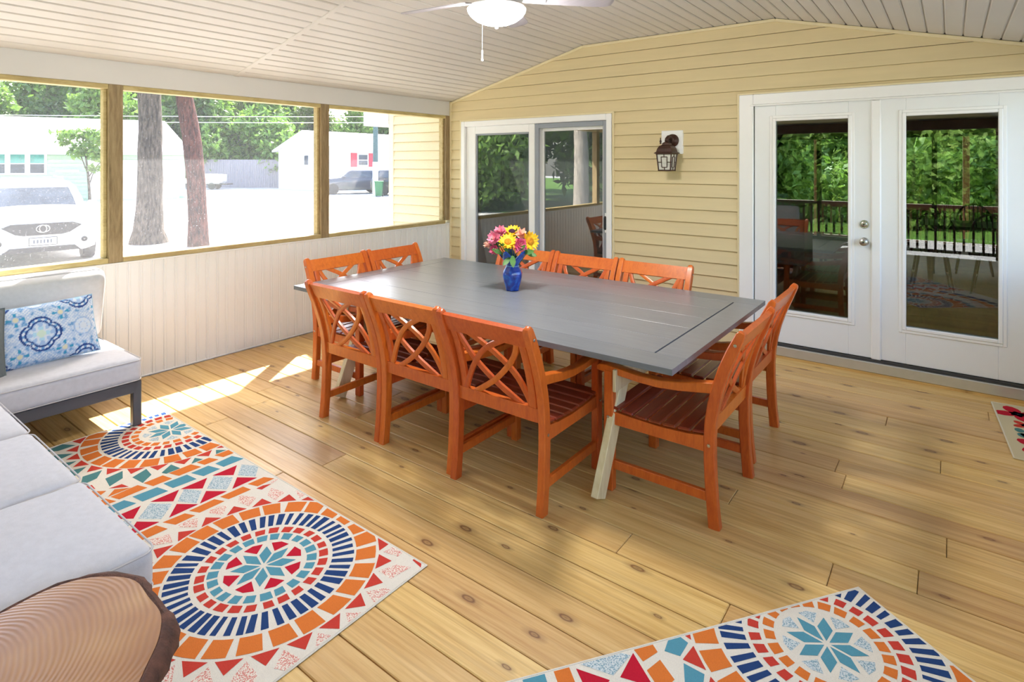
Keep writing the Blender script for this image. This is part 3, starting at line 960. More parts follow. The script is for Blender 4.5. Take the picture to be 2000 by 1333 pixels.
def petal(mb, c, out, nrm, L, w, r0, cup):
    """one pointed petal from radius r0 outward"""
    out = Vector(out).normalized(); nrm = Vector(nrm).normalized(); sd_ = out.cross(nrm)
    prof = [(0.0, 0.30), (0.25, 0.85), (0.5, 1.0), (0.75, 0.75), (1.0, 0.06)]
    vs_ = []; fs = []
    for (s, ww) in prof:
        p = Vector(c) + out * (r0 + L * s) + nrm * (cup * (s ** 1.6))
        e = sd_ * (w / 2 * ww)
        vs_ += [p - e + nrm * 0.002, p, p + e + nrm * 0.002]
    for i in range(4):
        a = i * 3
        fs += [(a, a+1, a+4, a+3), (a+1, a+2, a+5, a+4)]
    mb.add(vs_, fs)
def flower(name, label, lat, upv, dep, face, R, kind):
    """flower at offset (lateral, up, toward camera) from the vase base"""
    Rv = Vector((0.798, 0.603, 0)); Fv = Vector((0.603, -0.798, 0))
    c = Rv * lat + Fv * dep + Vector((0, 0, upv))
    nrm = (Rv * face[0] + Fv * face[1] + Vector((0, 0, face[2]))).normalized()
    t = thing(name, label, 'flower', (VX, VY, VZ), 0, 'flowers in the blue vase')
    mb = MB()
    base = Vector((c.x * 0.12, c.y * 0.12, 0.10))
    mid = Vector((c.x * 0.35, c.y * 0.35, 0.23))
    mb.tube([base, mid, c - nrm * 0.03, c - nrm * 0.004], 0.0032, 6)
    obj('stem', mb, M['stem'], t, smooth=True)
    a = nrm.orthogonal().normalized(); b = nrm.cross(a)
    rr = random.Random(name + label)
    if kind.startswith('sun'):
        mb = MB()
        for ring, (n, r0, L, cup) in enumerate(((17, R*0.30, R*0.70, 0.012), (15, R*0.28, R*0.55, 0.022))):
            for k in range(n):
                th = 2*PI*(k + 0.5*ring)/n + rr.uniform(-.06, .06)
                petal(mb, c + nrm * 0.002 * ring, a*math.cos(th) + b*math.sin(th), nrm, L*rr.uniform(.85, 1.1), R*0.30, r0, cup*rr.uniform(0.2, 1.3))
        obj('petals', mb, M['yellow_petal'], t, smooth=True, fix=False)
        mb = MB()
        q = nrm.to_track_quat('Z', 'Y').to_matrix().to_4x4(); q.translation = c
        m2 = MB(); m2.lathe([(R*0.36, 0.0), (R*0.36, 0.007), (R*0.30, 0.012), (R*0.15, 0.013), (R*0.02, 0.011)], 20)
        mb.v = [tuple(q @ Vector(p)) for p in m2.v]; mb.f = m2.f; mb.m = m2.m
        obj('flower_centre', mb, M['dark_centre'] if kind == 'sun_dark' else M['sun_centre'], t, smooth=True)
    else:
        mat = {'pink': 'pink_petal', 'magenta': 'magenta_petal', 'peach': 'peach_petal'}[kind]
        mb = MB()
        for ring, (n, L, cup, r0) in enumerate(((9, R, 0.010, 0.004), (8, R*0.85, 0.030, 0.003), (6, R*0.6, 0.042, 0.002))):
            for k in range(n):
                th = 2*PI*(k + 0.5*ring)/n + rr.uniform(-.1, .1)
                petal(mb, c, a*math.cos(th) + b*math.sin(th), nrm, L*rr.uniform(.8, 1.1), R*0.62, r0, cup*rr.uniform(.7, 1.3))
        obj('petals', mb, M[mat], t, smooth=True, fix=False)
        mb = MB()
        for k in range(5):
            th = 2*PI*k/5
            mb.tube([c, c + nrm*0.03 + (a*math.cos(th) + b*math.sin(th))*0.012], 0.0016, 5)
        obj('stamens', mb, M['peach_petal'], t)
    return t
flower('sunflower', 'yellow sunflower facing the camera in the middle of the bouquet', -0.032, 0.345, 0.06, (-0.05, 0.85, 0.75), 0.070, 'sun')
flower('sunflower', 'large yellow sunflower leaning out on the patio-door side of the bouquet', 0.122, 0.345, 0.02, (0.55, 0.8, 0.2), 0.076, 'sun')
flower('sunflower', 'yellow sunflower with dark purple centre at the top of the bouquet', -0.004, 0.405, -0.03, (0.0, 0.45, 0.9), 0.068, 'sun_dark')
flower('lily', 'pale pink flower on the street side of the bouquet', -0.125, 0.362, 0.02, (-0.5, 0.7, 0.4), 0.056, 'pink')
flower('lily', 'bright magenta-pink flower below the large leaning sunflower', 0.050, 0.325, 0.06, (0.2, 0.95, 0.3), 0.052, 'magenta')
flower('lily', 'pink flower highest on the street side of the bouquet', -0.085, 0.400, -0.01, (-0.3, 0.5, 0.8), 0.050, 'pink')
flower('lily', 'small pink flower drooping lowest in the bouquet', -0.118, 0.290, 0.03, (-0.6, 0.8, -0.1), 0.038, 'magenta')
flower('lily', 'peach flower between the two brightest sunflowers', 0.060, 0.385, 0.0, (0.2, 0.6, 0.7), 0.042, 'peach')
flower('lily', 'tiny peach bud flower at the outer street edge of the bouquet', -0.160, 0.318, 0.01, (-0.8, 0.5, 0.2), 0.026, 'peach')
lf = thing('bouquet_greenery', 'green leaves hanging over the rim of the blue vase', 'leaves', (VX, VY, VZ), 0)
Rv = Vector((0.798, 0.603, 0)); Fv = Vector((0.603, -0.798, 0))
for (lat, upv, dep, dl, du, L) in ((-0.03, 0.27, 0.06, -0.3, 0.5, 0.09), (0.0, 0.255, 0.09, 0.05, -0.9, 0.085), (-0.07, 0.265, 0.05, -0.9, 0.35, 0.08), (0.07, 0.27, 0.05, 0.8, 0.1, 0.085),
                                (0.10, 0.265, 0.03, 0.9, -0.3, 0.075), (-0.02, 0.24, 0.08, -0.5, -0.6, 0.075), (0.04, 0.285, 0.07, 0.5, 0.4, 0.07), (-0.10, 0.30, 0.0, -0.6, 0.7, 0.08),
                                (0.02, 0.33, -0.05, 0.1, 1.0, 0.1), (0.09, 0.32, -0.04, 0.5, 0.8, 0.1), (-0.05, 0.30, 0.05, -0.2, 0.2, 0.08)):
    c = Rv*lat + Fv*dep + Vector((0,0,upv)); o = Rv*dl + Vector((0,0,du)) + Fv*0.25
    mb = MB(); petal(mb, c, o, Fv + Vector((0,0,0.6)), L, L*0.5, 0.0, 0.01)
    mb.tube([c, Vector((c.x*0.3, c.y*0.3, 0.16))], 0.002, 5)
    obj('leaf', mb, M['leafgreen'], lf, smooth=True, fix=False)

# ------------------------------------------------------------------ wall lantern
lan = thing('wall_lantern', 'dark bronze carriage lantern on a white block between the doors', 'lantern', (2.855, 0, 1.60))
mb = MB(); mb.cbox((-0.103, -0.042, 0.124), (0.103, -0.002, 0.345), 0.005); obj('mounting_block', mb, M['white'], lan)
mb = MB(); mb.lathe([(0.060, 0.0), (0.060, -0.012), (0.050, -0.022), (0.036, -0.030), (0.030, -0.044), (0.012, -0.050)], 24, (0.01, -0.042, 0.250), axis='y'); obj('wall_rosette', mb, M['bronze'], lan, smooth=40)
LY = -0.170
mb = MB(); mb.tube([(0.01, -0.085, 0.250), (0.01, -0.115, 0.275), (0.01, -0.150, 0.280), (0.004, LY, 0.262), (0.004, LY, 0.235)], [0.017, 0.016, 0.016, 0.017, 0.020], 12); obj('arm', mb, M['bronze'], lan, smooth=True)
def sqprof(mb, prof, cx, cy):
    for i in range(len(prof) - 1):
        (a, za), (b, zb) = prof[i], prof[i+1]
        v = [(cx-a,cy-a,za),(cx+a,cy-a,za),(cx+a,cy+a,za),(cx-a,cy+a,za),(cx-b,cy-b,zb),(cx+b,cy-b,zb),(cx+b,cy+b,zb),(cx-b,cy+b,zb)]
        mb.add(v, [(0,1,5,4),(1,2,6,5),(2,3,7,6),(3,0,4,7)])
mb = MB(); sqprof(mb, [(0.004, 0.132), (0.088, 0.126), (0.088, 0.132), (0.074, 0.142), (0.066, 0.172), (0.052, 0.196), (0.034, 0.206), (0.032, 0.222), (0.018, 0.232), (0.004, 0.236)], 0.004, LY)
obj('roof_cap', mb, M['bronze'], lan)
mb = MB(); mb.lathe([(0.010, 0.0), (0.006, 0.012), (0.011, 0.022), (0.007, 0.032), (0.003, 0.046), (0.006, 0.052), (0.002, 0.058)], 12, (-0.048, LY - 0.02, 0.215)); obj('finial', mb, M['bronze'], lan, smooth=True)
mb = MB()
s0, s1 = 0.056, 0.070
for (a, b) in ((-1,-1),(1,-1),(1,1),(-1,1)):
    mb.bar((0.004 + a*s0, LY + b*s0, -0.026), (0.004 + a*s1, LY + b*s1, 0.130), 0.010, 0.010, up=(1,0,0), c=0.002)
mb.cbox((0.004 - 0.062, LY - 0.062, -0.034), (0.004 + 0.062, LY + 0.062, -0.022), 0.003)
mb.cbox((0.004 - 0.078, LY - 0.078, 0.118), (0.004 + 0.078, LY + 0.078, 0.130), 0.003)
def cagebar(u0, z0, u1, z1, side):
    def pt(u, z):
        s = s0 + (s1 - s0) * (z + 0.026) / 0.156
        return (0.004 + u*s, LY - s, z) if side == 'f' else (0.004 + s, LY + u*s, z) if side == 'r' else (0.004 - s, LY + u*s, z)
    mb.bar(pt(u0, z0), pt(u1, z1), 0.006, 0.006, up=(0.3, 0.5, 0.2), c=0.001)
for sd_ in 'frl':
    for a in ((-0.42, 0.0, -0.42, 0.095), (0.42, 0.0, 0.42, 0.095), (-0.42, 0.0, 0.42, 0.0), (-0.42, 0.095, 0.42, 0.095), (0, 0.095, 0, 0.12), (0, 0.0, 0, -0.022), (-1, 0.047, -0.42, 0.047), (0.42, 0.047, 1, 0.047)):
        cagebar(*a, sd_)
obj('cage', mb, M['bronze'], lan)
M['lantern_glass'] = plain('milky_seeded_glass', srgb(214,214,206), 0.25, 0.08, 40)
for sd_ in range(4):
    mb = MB()
    q = [(-1,-1),(1,-1),(1,1),(-1,1)]
    a, b = q[sd_], q[(sd_+1) % 4]
    k0, k1 = s0 - 0.004, s1 - 0.004
    mb.add([(0.004+a[0]*k0, LY+a[1]*k0, -0.022), (0.004+b[0]*k0, LY+b[1]*k0, -0.022), (0.004+b[0]*k1, LY+b[1]*k1, 0.12), (0.004+a[0]*k1, LY+a[1]*k1, 0.12)], [(0,1,2,3)])
    obj('pane', mb, M['lantern_glass'], lan, fix=False)

# ------------------------------------------------------------------ ceiling fan with light
FX, FYY = 2.82, -2.63
M['fan_white'] = plain('white_fan_enamel', srgb(226,224,224), 0.4, 0.02)
M['fan_blade'] = plain('pale_grey_fan_blade', srgb(176,172,180), 0.45, 0.05, 10, stretch=(1,8,1))
def lamp_mat():
    t = NT('lit_frosted_bowl')
    t.col((0.95, 0.94, 0.92, 1)); t.set(Roughness=0.4)
    t.bsdf.inputs['Emission Color'].default_value = (1.0, 0.96, 0.91, 1)
    t.bsdf.inputs['Emission Strength'].default_value = 70.0
    return t.mat
M['lamp'] = lamp_mat()
fan = thing('ceiling_fan', 'white ceiling fan with a lit frosted bowl light', 'fan', (FX, FYY, ZC))
mb = MB(); mb.lathe([(0.070, 0.012), (0.070, -0.03), (0.055, -0.055), (0.020, -0.065)], 28); obj('canopy', mb, M['fan_white'], fan, smooth=40)
mb = MB(); mb.lathe([(0.013, -0.06), (0.013, -0.16)], 14); obj('downrod', mb, M['fan_white'], fan, smooth=40)
mb = MB(); mb.lathe([(0.03, -0.15), (0.085, -0.165), (0.125, -0.19), (0.135, -0.22), (0.13, -0.25), (0.10, -0.27), (0.05, -0.28)], 36); obj('motor_housing', mb, M['fan_white'], fan, smooth=40)
mb = MB(); mb.lathe([(0.05, -0.275), (0.075, -0.285), (0.085, -0.30), (0.160, -0.312), (0.168, -0.320), (0.168, -0.330), (0.16, -0.333)], 36); obj('light_fitter', mb, M['fan_white'], fan, smooth=40)
mb = MB(); mb.lathe([(0.172, -0.328), (0.168, -0.345), (0.152, -0.368), (0.122, -0.392), (0.080, -0.410), (0.035, -0.419), (0.004, -0.421)], 48); obj('light_bowl', mb, M['lamp'], fan, smooth=True)
mb = MB(); mb.lathe([(0.022, -0.417), (0.020, -0.425), (0.008, -0.430), (0.010, -0.438), (0.003, -0.446)], 18); obj('finial', mb, M['fan_white'], fan, smooth=True)
for k in range(5):
    a = math.radians(115 - 72 * k)
    d = Vector((math.cos(a), math.sin(a), 0)); s_ = Vector((-math.sin(a), math.cos(a), 0))
    tilt = Vector((0, 0, 1)) * math.cos(0.21) + s_ * math.sin(0.21)
    wv = tilt.cross(d).normalized()
    rs_ = [0.20, 0.22, 0.28, 0.40, 0.55, 0.64, 0.675, 0.695, 0.70]
    ws_ = [0.075, 0.098, 0.108, 0.122, 0.134, 0.134, 0.118, 0.080, 0.03]
    mb = MB(); mb.sweep([d * r + Vector((0, 0, -0.262)) for r in rs_], [wv]*9, [tilt]*9, ws_, 0.007)
    bl = obj('blade', mb, M['fan_blade'], fan, smooth=35)
    mb = MB(); mb.sweep([d * r + Vector((0, 0, z)) for r, z in ((0.10, -0.262), (0.15, -0.275), (0.20, -0.270), (0.29, -0.268))], [wv]*4, [tilt]*4, [0.04, 0.03, 0.06, 0.055], 0.006)
    obj('blade_iron', mb, M['fan_white'], bl, smooth=35)
pc = Vector((-0.085, -0.028, 0))
mb = MB(); mb.tube([(pc.x, pc.y, -0.29), (pc.x - 0.002, pc.y, -0.565)], 0.0007, 6); ch_ = obj('pull_chain', mb, M['grey_vinyl'], fan)
mb = MB(); mb.lathe([(0.002, -0.560), (0.005, -0.570), (0.0045, -0.600), (0.0075, -0.622), (0.006, -0.628), (0.002, -0.630)], 12, (pc.x - 0.002, pc.y, 0)); obj('pull_knob', mb, M['fan_white'], ch_, smooth=True)

# ------------------------------------------------------------------ sofas
from mathutils import noise as mnoise
def cushion_mesh(name, hx_, hy2, hz, r, crown, mats, wr=0.004, seg=9, seed=0, pinch=0.0):
    """rounded, slightly puffed cushion centred on the origin"""
    def params(h):
        inner = np.linspace(-(h - r), h - r, seg)
        e = [-h, -h + r*0.12, -h + r*0.45]
        return e + list(inner) + [-x for x in reversed(e)]
    px, py, pz = params(hx_), params(hy2), params(hz) if hz > r*1.05 else list(np.linspace(-hz, hz, 7))
    bm = bmesh.new()
    def face(pa, pb, fn):
        g = [[bm.verts.new(fn(a, b)) for b in pb] for a in pa]
        for i in range(len(pa)-1):
            for j in range(len(pb)-1):
                bm.faces.new((g[i][j], g[i+1][j], g[i+1][j+1], g[i][j+1]))
    face(px, py, lambda a, b: (a, b, hz)); face(px, py, lambda a, b: (a, b, -hz))
    face(px, pz, lambda a, b: (a, hy2, b)); face(px, pz, lambda a, b: (a, -hy2, b))
    face(py, pz, lambda a, b: (hx_, a, b)); face(py, pz, lambda a, b: (-hx_, a, b))
    bmesh.ops.remove_doubles(bm, verts=bm.verts, dist=1e-5)
    for v in bm.verts:
        p = v.co.copy()
        q = Vector((max(-hx_+r, min(hx_-r, p.x)), max(-hy2+r, min(hy2-r, p.y)), max(-hz+min(r,hz), min(hz-min(r,hz), p.z))))
        d = p - q
        if d.length > 1e-9:
            p = q + d.normalized() * r
        cx = 1 - (p.x/hx_)**2; cy = 1 - (p.y/hy2)**2
        k = max(0, cx) ** 0.6 * max(0, cy) ** 0.6
        p.z += crown * k * (1 if p.z > 0 else -0.4 if p.z < 0 else 0)
        if pinch:
            e = (abs(p.x)/hx_)**2 * (abs(p.y)/hy2)**2
            p.z *= 1 - pinch * max((abs(p.x)/hx_)**4, (abs(p.y)/hy2)**4)
            p.x *= 1 + 0.04 * e; p.y *= 1 + 0.06 * e
        nz = mnoise.noise(Vector((p.x*5 + seed, p.y*9, p.z*5))) + 0.5*mnoise.noise(Vector((p.x*14, p.y*22 + seed, p.z*9)))
        p.z += wr * nz * (1 if p.z > 0 else 0.3)
        v.co = p
    bmesh.ops.recalc_face_normals(bm, faces=bm.faces)
    me = bpy.data.meshes.new(name); bm.to_mesh(me); bm.free()
    for m in (mats if isinstance(mats, list) else [mats]): me.materials.append(m)
    me.shade_smooth()
    return me
def piping_mesh(hx_, hy2, r, z, rad=0.0032):
    mb = MB(); pts = []
    for (cx, cy, a0) in ((hx_-r, hy2-r, 0), (-hx_+r, hy2-r, 90), (-hx_+r, -hy2+r, 180), (hx_-r, -hy2+r, 270)):
        for k in range(6):
            a = math.radians(a0 + 90*k/5)
            pts.append((cx + (r + 0.001)*math.cos(a), cy + (r + 0.001)*math.sin(a), z))
    pts.append(pts[0])
    mb.tube(pts, rad, 6, caps=False)
    return mesh_of('piping', mb, M['piping'], True)
def sofa(name, label, loc, rz, width, depth, ncush, fz=0.0, gap=0.006):
    """local: seat faces +y, width along x, origin at the middle of the back on the floor"""
    root = thing(name, label, 'sofa', loc, rz, 'grey outdoor sectional pieces')
    w2 = width / 2
    mb = MB()
    mb.cbox((-w2, depth - 0.045, 0.215), (w2, depth, 0.285), 0.004); obj('front_rail', mb, M['sofa_frame'], root)
    mb = MB(); mb.cbox((-w2, 0.02, 0.215), (w2, 0.065, 0.285), 0.004); obj('rear_rail', mb, M['sofa_frame'], root)
    for s in (-1, 1):
        mb = MB(); mb.cbox((s*w2 - 0.022 - s*0.022, 0.065, 0.215), (s*w2 + 0.022 - s*0.022, depth - 0.045, 0.285), 0.004); obj('side_rail', mb, M['sofa_frame'], root)
        for yy in (0.045, depth - 0.024):
            mb = MB(); mb.cbox((s*(w2 - 0.024) - 0.024, yy - 0.024, fz if yy > 0.1 else 0.0), (s*(w2 - 0.024) + 0.024, yy + 0.024, 0.285), 0.004); obj('leg', mb, M['sofa_frame'], root)
    mb = MB(); mb.cbox((-w2 + 0.03, 0.065, 0.262), (w2 - 0.03, depth - 0.045, 0.280), 0.003); obj('seat_deck', mb, M['sofa_frame'], root)
    mb = MB()
    for s in (-1, 1): mb.bar((s*(w2 - 0.024), 0.04, 0.285), (s*(w2 - 0.024), -0.02, 0.78), 0.03, 0.04, up=(0,1,0))
    mb.bar((-w2, -0.02, 0.78), (w2, -0.02, 0.78), 0.04, 0.03)
    obj('back_frame', mb, M['sofa_frame'], root)
    cw = width / ncush
    d0 = 0.10
    for i in range(ncush):
        xc = -w2 + cw * (i + 0.5)
        hxx, hyy = cw/2 - gap/2, (depth - d0 + 0.025) / 2
        me = cushion_mesh('seat_cushion', hxx, hyy, 0.072, 0.035, 0.022, M['cushion_seat'], 0.005, 12, seed=i*7.3 + width)
        s_ = link('seat_cushion', me, root, (xc, d0 + hyy, 0.358))
        link('piping', piping_mesh(hxx, hyy, 0.04, 0.060), s_)
        link('piping', piping_mesh(hxx, hyy, 0.04, -0.060), s_)
        bh = 0.235
        me = cushion_mesh('back_cushion', hxx - 0.004, bh, 0.085, 0.05, 0.03, M['cushion'], 0.012, 12, seed=i*3.1 + width*2)
        b_ = link('back_cushion', me, root, (xc, 0.215, 0.685), (math.radians(77), 0, 0))
        link('piping', piping_mesh(hxx - 0.004, bh, 0.05, 0.0, 0.006), b_)
    return root
# piece against the wainscot (faces the room) and the long piece in front of it
sofa('sofa', 'grey cushioned sofa piece against the cream wainscot with blue pillow', (0.035, -4.50, 0), -PI/2, 1.42, 0.875, 1, 0.0065)
sofa('sofa', 'long grey sofa piece standing on the mosaic rug by the log table', (1.972, -5.400, 0.0066), 0.0, 1.965, 0.865, 3)

# throw pillows ------------------------------------------------------
def pillow_print():
    """printed tile pattern: returns colour at (u, v) in metres on the pillow face"""
    W_, LB, MB_, DB, TE, CR = (0.66,0.72,0.80), (0.36,0.50,0.72), (0.16,0.34,0.60), (0.03,0.07,0.24), (0.06,0.32,0.52), (0.72,0.68,0.50)
    def motif(x, y):        # dark quatrefoil medallion, radius ~0.085
        r = math.hypot(x, y); th = math.atan2(y, x)
        R = 0.098 * (0.76 + 0.24 * abs(math.cos(2*th)) ** 0.6)
        if r > R * 1.05: return None
        if r > R * 0.93: return DB
        if r > R * 0.80: return W_ if math.cos(16*th) < 0.2 else MB_
        if r > R * 0.70: return DB
        if r > R * 0.62: return LB
        if r > R * 0.42: return LB if math.cos(8*th) > -0.1 else W_
        if r > R * 0.24: return (0.42, 0.66, 0.78) if math.cos(4*th) > 0 else W_
        return (0.62, 0.74, 0.62)
    def pale(x, y):
        r = math.hypot(x, y); th = math.atan2(y, x)
        if r > 0.055: return None
        if 0.047 < r: return LB
        if math.cos(8*th) > 0.3 and r > 0.015: return (0.62, 0.72, 0.85)
        if 0.022 < r < 0.027: return LB
        return W_
    def f(u, v):
        # lattice with period 0.21
        p = 0.215
        i = round((u + 0.015) / p); x = u + 0.015 - i*p
        j = round((v + 0.01) / p); y = v + 0.01 - j*p
        # medallion nodes where i+j is even, pale roundels elsewhere
        c = motif(x, y) if (i + j) % 2 == 0 else None
        if c: return c
        if (i + j) % 2:
            c = pale(x, y)
            if c: return c
        # small cream flowers on the cell corners
        xa = (u + 0.015) / p - math.floor((u + 0.015) / p) - 0.5; ya = (v + 0.01) / p - math.floor((v + 0.01) / p) - 0.5
        r = math.hypot(xa, ya) * p; th = math.atan2(ya, xa)
        if r < 0.014: return CR
        if r < 0.020: return LB
        if r < 0.042 and math.cos(4*th) > 0.55: return TE if math.cos(8*th) > 0 else MB_
        # fine scale fill
        s = math.sin(u*330) * math.sin(v*330)
        if s > 0.15: return LB
        n = mnoise.noise(Vector((u*40, v*40, 0)))
        if n > 0.28: return MB_
        return W_ if n < 0.0 else (0.50, 0.61, 0.76)
    return f
def attr_mat(name, rough=0.9):
    t = NT(name)
    a = t.n('ShaderNodeAttribute', attribute_name='print')
    t.col(a.outputs['Color']); t.set(Roughness=rough)
    t.bsdf.inputs['Specular IOR Level'].default_value = 0.15
    t.bump(t.noise(t.coords((1,1,1), False), 300, 2), 0.15, 0.002)
    return t.mat
M['pillow_print'] = attr_mat('blue_tile_print_fabric')
def throw_pillow(name, label, loc, rot, wx, wy, th, printed):
    N1, N2 = (112, 76) if printed else (28, 28)
    vs_ = []; fs = []; cols = []
    f = pillow_print() if printed else None
    for side in (1, -1):
        o = len(vs_)
        for i in range(N1 + 1):
            for j in range(N2 + 1):
                a = i/N1*2 - 1; b = j/N2*2 - 1
                k = (max(0, 1 - abs(a)**2.6) ** 0.55) * (max(0, 1 - abs(b)**2.6) ** 0.55)
                pull = 1 - 0.035*(1 - abs(b)**2)*abs(a)**3
                pull2 = 1 - 0.045*(1 - abs(a)**2)*abs(b)**3
                x = a*wx/2*pull; y = b*wy/2*pull2
                z = side*th/2*k + 0.004*mnoise.noise(Vector((a*3, b*3, side)))*k
                vs_.append((x, y, z)); cols.append(f(a*wx/2, b*wy/2) if printed else (0,0,0))
        for i in range(N1):
            for j in range(N2):
                q = (o + i*(N2+1) + j, o + (i+1)*(N2+1) + j, o + (i+1)*(N2+1) + j + 1, o + i*(N2+1) + j + 1)
                fs.append(q if side > 0 else tuple(reversed(q)))
    me = bpy.data.meshes.new(name); me.from_pydata(vs_, [], fs)
    if printed:
        at = me.color_attributes.new('print', 'FLOAT_COLOR', 'POINT')
        at.data.foreach_set('color', np.array([c + (1.0,) for c in cols], dtype=np.float32).ravel())
        me.materials.append(M['pillow_print'])
    else: me.materials.append(M['dark_pillow'])
    me.shade_smooth()
    t = thing(name, label, 'pillow', loc); t.rotation_euler = rot
    link('cover', me, t)
    mb = MB()
    ed = []
    for k in range(81):
        s = k/80*4; e = int(min(3, s)); q = (s - e)*2 - 1
        a, b = ((q, -1), (1, q), (-q, 1), (-1, -q))[e]
        ed.append((a*wx/2*(1 - 0.035*(1 - abs(b)**2)*abs(a)**3), b*wy/2*(1 - 0.045*(1 - abs(a)**2)*abs(b)**3), 0))
    mb.tube(ed, 0.004, 6, caps=False)
    obj('seam_piping', mb, M['int_blue'] if printed else M['dark_pillow'], t, smooth=True)
    return t
def face_rot(nx, nz, roll=0.0):
    """pillow whose face normal points along (nx,0,nz), width along y"""
    n_ = Vector((nx, 0, nz)).normalized(); w_ = Vector((0, 1, 0)); h_ = n_.cross(w_)
    m = Matrix((w_, h_, n_)).transposed()
    return (m @ Matrix.Rotation(roll, 3, 'Z')).to_euler()
throw_pillow('throw_pillow', 'blue and white tile-print lumbar pillow on the grey sofa', (0.585, -4.215, 0.617), face_rot(0.93, 0.32, 0.03), 0.57, 0.36, 0.15, True)
throw_pillow('throw_pillow', 'slate grey throw pillow at the edge beside the blue print pillow', (0.66, -4.615, 0.625), face_rot(0.93, 0.32, -0.05), 0.44, 0.40, 0.15, False)

# ------------------------------------------------------------------ log slice side table
def log_top_mat():
    t = NT('tree_slice_face')
    tc = t.n('ShaderNodeTexCoord'); mp = t.n('ShaderNodeMapping')
    mp.inputs['Scale'].default_value = (1.0, 0.72, 0.0)
    mp.inputs['Location'].default_value = (0.10, 0.12, 0.0)
    t.l(tc.outputs['Object'], mp.inputs['Vector'])
    nz = t.noise(mp.outputs[0], 3.2, 1, 0.4)
    vm = t.n('ShaderNodeVectorMath', operation='LENGTH'); t.l(mp.outputs[0], vm.inputs[0])
    rad = t.math('ADD', vm.outputs['Value'], t.math('MULTIPLY_ADD', nz, 0.10, t.math('MULTIPLY', t.noise(mp.outputs[0], 22, 3, 0.6), 0.004)))
    rings = t.math('SINE', t.math('MULTIPLY', rad, 640.0))
    r2 = t.noise(None, 1, 2)
    cmb = t.n('ShaderNodeCombineXYZ'); t.l(t.math('MULTIPLY', rad, 60), cmb.inputs[0])
    nn = t.n('ShaderNodeTexNoise'); nn.inputs['Scale'].default_value = 1.0; nn.inputs['Detail'].default_value = 4; t.l(cmb.outputs[0], nn.inputs['Vector'])
    big = t.noise(mp.outputs[0], 3.5, 2, 0.5)
    base = t.ramp(big, [(0.3, srgb(146,96,54)), (0.5, srgb(176,126,72)), (0.7, srgb(204,160,96))])
    c = t.mix(t.math('MULTIPLY', nn.outputs['Fac'], 0.55), base, srgb(160,98,58))
    c = t.mix(t.math('MULTIPLY_ADD', rings, 0.11, 0.14), c, srgb(128,74,42))
    t.col(c); t.set(Roughness=0.32); t.bsdf.inputs['Coat Weight'].default_value = 0.25; t.bsdf.inputs['Coat Roughness'].default_value = 0.25
    t.bump(rings, 0.12, 0.002)
    return t.mat
M['log_top'] = log_top_mat()
M['bark'] = plain('dark_brown_bark', srgb(92,58,44), 0.85, 0.35, 30, bump=0.8)
log = thing('log_table', 'low side table made of a tree slice with bark edge', 'table', (3.300, -5.050, 0.0))
NL = 120
outl = []
LA = [-135, -90, -45, 0, 20, 50, 58.6, 78.5, 100.5, 111.6, 130, 152.8, 180, 225]
LR = [0.41, 0.45, 0.40, 0.345, 0.36, 0.388, 0.395, 0.424, 0.433, 0.462, 0.440, 0.335, 0.305, 0.41]
for k in range(NL):
    a = 2*PI*k/NL
    dg = math.degrees(a)
    if dg > 225: dg -= 360
    ra = sum(float(np.interp(dg + q, LA, LR)) for q in (-6, -3, 0, 3, 6)) / 5
    outl.append((a, ra - 0.032 + 0.006*mnoise.noise(Vector((math.cos(a)*4, math.sin(a)*4, 3.7)))))
mb = MB(); vs_ = [(0, 0, 0.5)]; fs = []
for i, fr in enumerate((0.5, 1.0)):
    for (a, r_) in outl: vs_.append((r_*fr*math.cos(a), r_*fr*math.sin(a), 0.5))
for k in range(NL):
    k2 = (k+1) % NL
    fs.append((0, 1+k, 1+k2)); fs.append((1+k, 1+NL+k, 1+NL+k2, 1+k2))
mb.add(vs_, fs); 
for (a, r_) in outl: pass
vs_ = [(r_*math.cos(a), r_*math.sin(a), 0.5) for a, r_ in outl] + [(r_*0.98*math.cos(a), r_*0.98*math.sin(a), 0.43) for a, r_ in outl]
mb.add(vs_, [(k, (k+1) % NL, NL + (k+1) % NL, NL + k) for k in range(NL)] + [tuple(NL + k for k in range(NL))])
obj('slab', mb, M['log_top'], log)
mb = MB(); vs_ = []; fs = []
prof = [(0.0, 0.498), (0.010, 0.501), (0.030, 0.492), (0.040, 0.472), (0.034, 0.450), (0.016, 0.432), (-0.008, 0.430)]
for i, (dr, zz) in enumerate(prof):
    for (a, r_) in outl:
        b = mnoise.noise(Vector((a*9.0, zz*24, 1.2)))*0.010 + mnoise.noise(Vector((a*28.0, zz*50, 7.2)))*0.006
        gap = 0.35 + 0.65*min(1, max(0, (mnoise.noise(Vector((math.cos(a)*2.2, math.sin(a)*2.2, 9.1))) + 0.55)*1.6))
        rr = r_ + (dr*gap + (b*gap if 0 < i < 6 else 0))
        vs_.append((rr*math.cos(a), rr*math.sin(a), zz))
m = len(prof)
for i in range(m-1):
    for k in range(NL):
        k2 = (k+1) % NL
        fs.append((i*NL+k, i*NL+k2, (i+1)*NL+k2, (i+1)*NL+k))
mb.add(vs_, fs); obj('bark_edge', mb, M['bark'], log, smooth=50)
for k in range(3):
    a = 2*PI*k/3
    mb = MB(); mb.tube([(0.04 + 0.10*math.cos(a), 0.16*math.sin(a), 0.432), (0.09 + 0.12*math.cos(a), 0.22*math.sin(a), 0.0)], [0.028, 0.018], 12); obj('leg', mb, M['bark'], log, smooth=40)

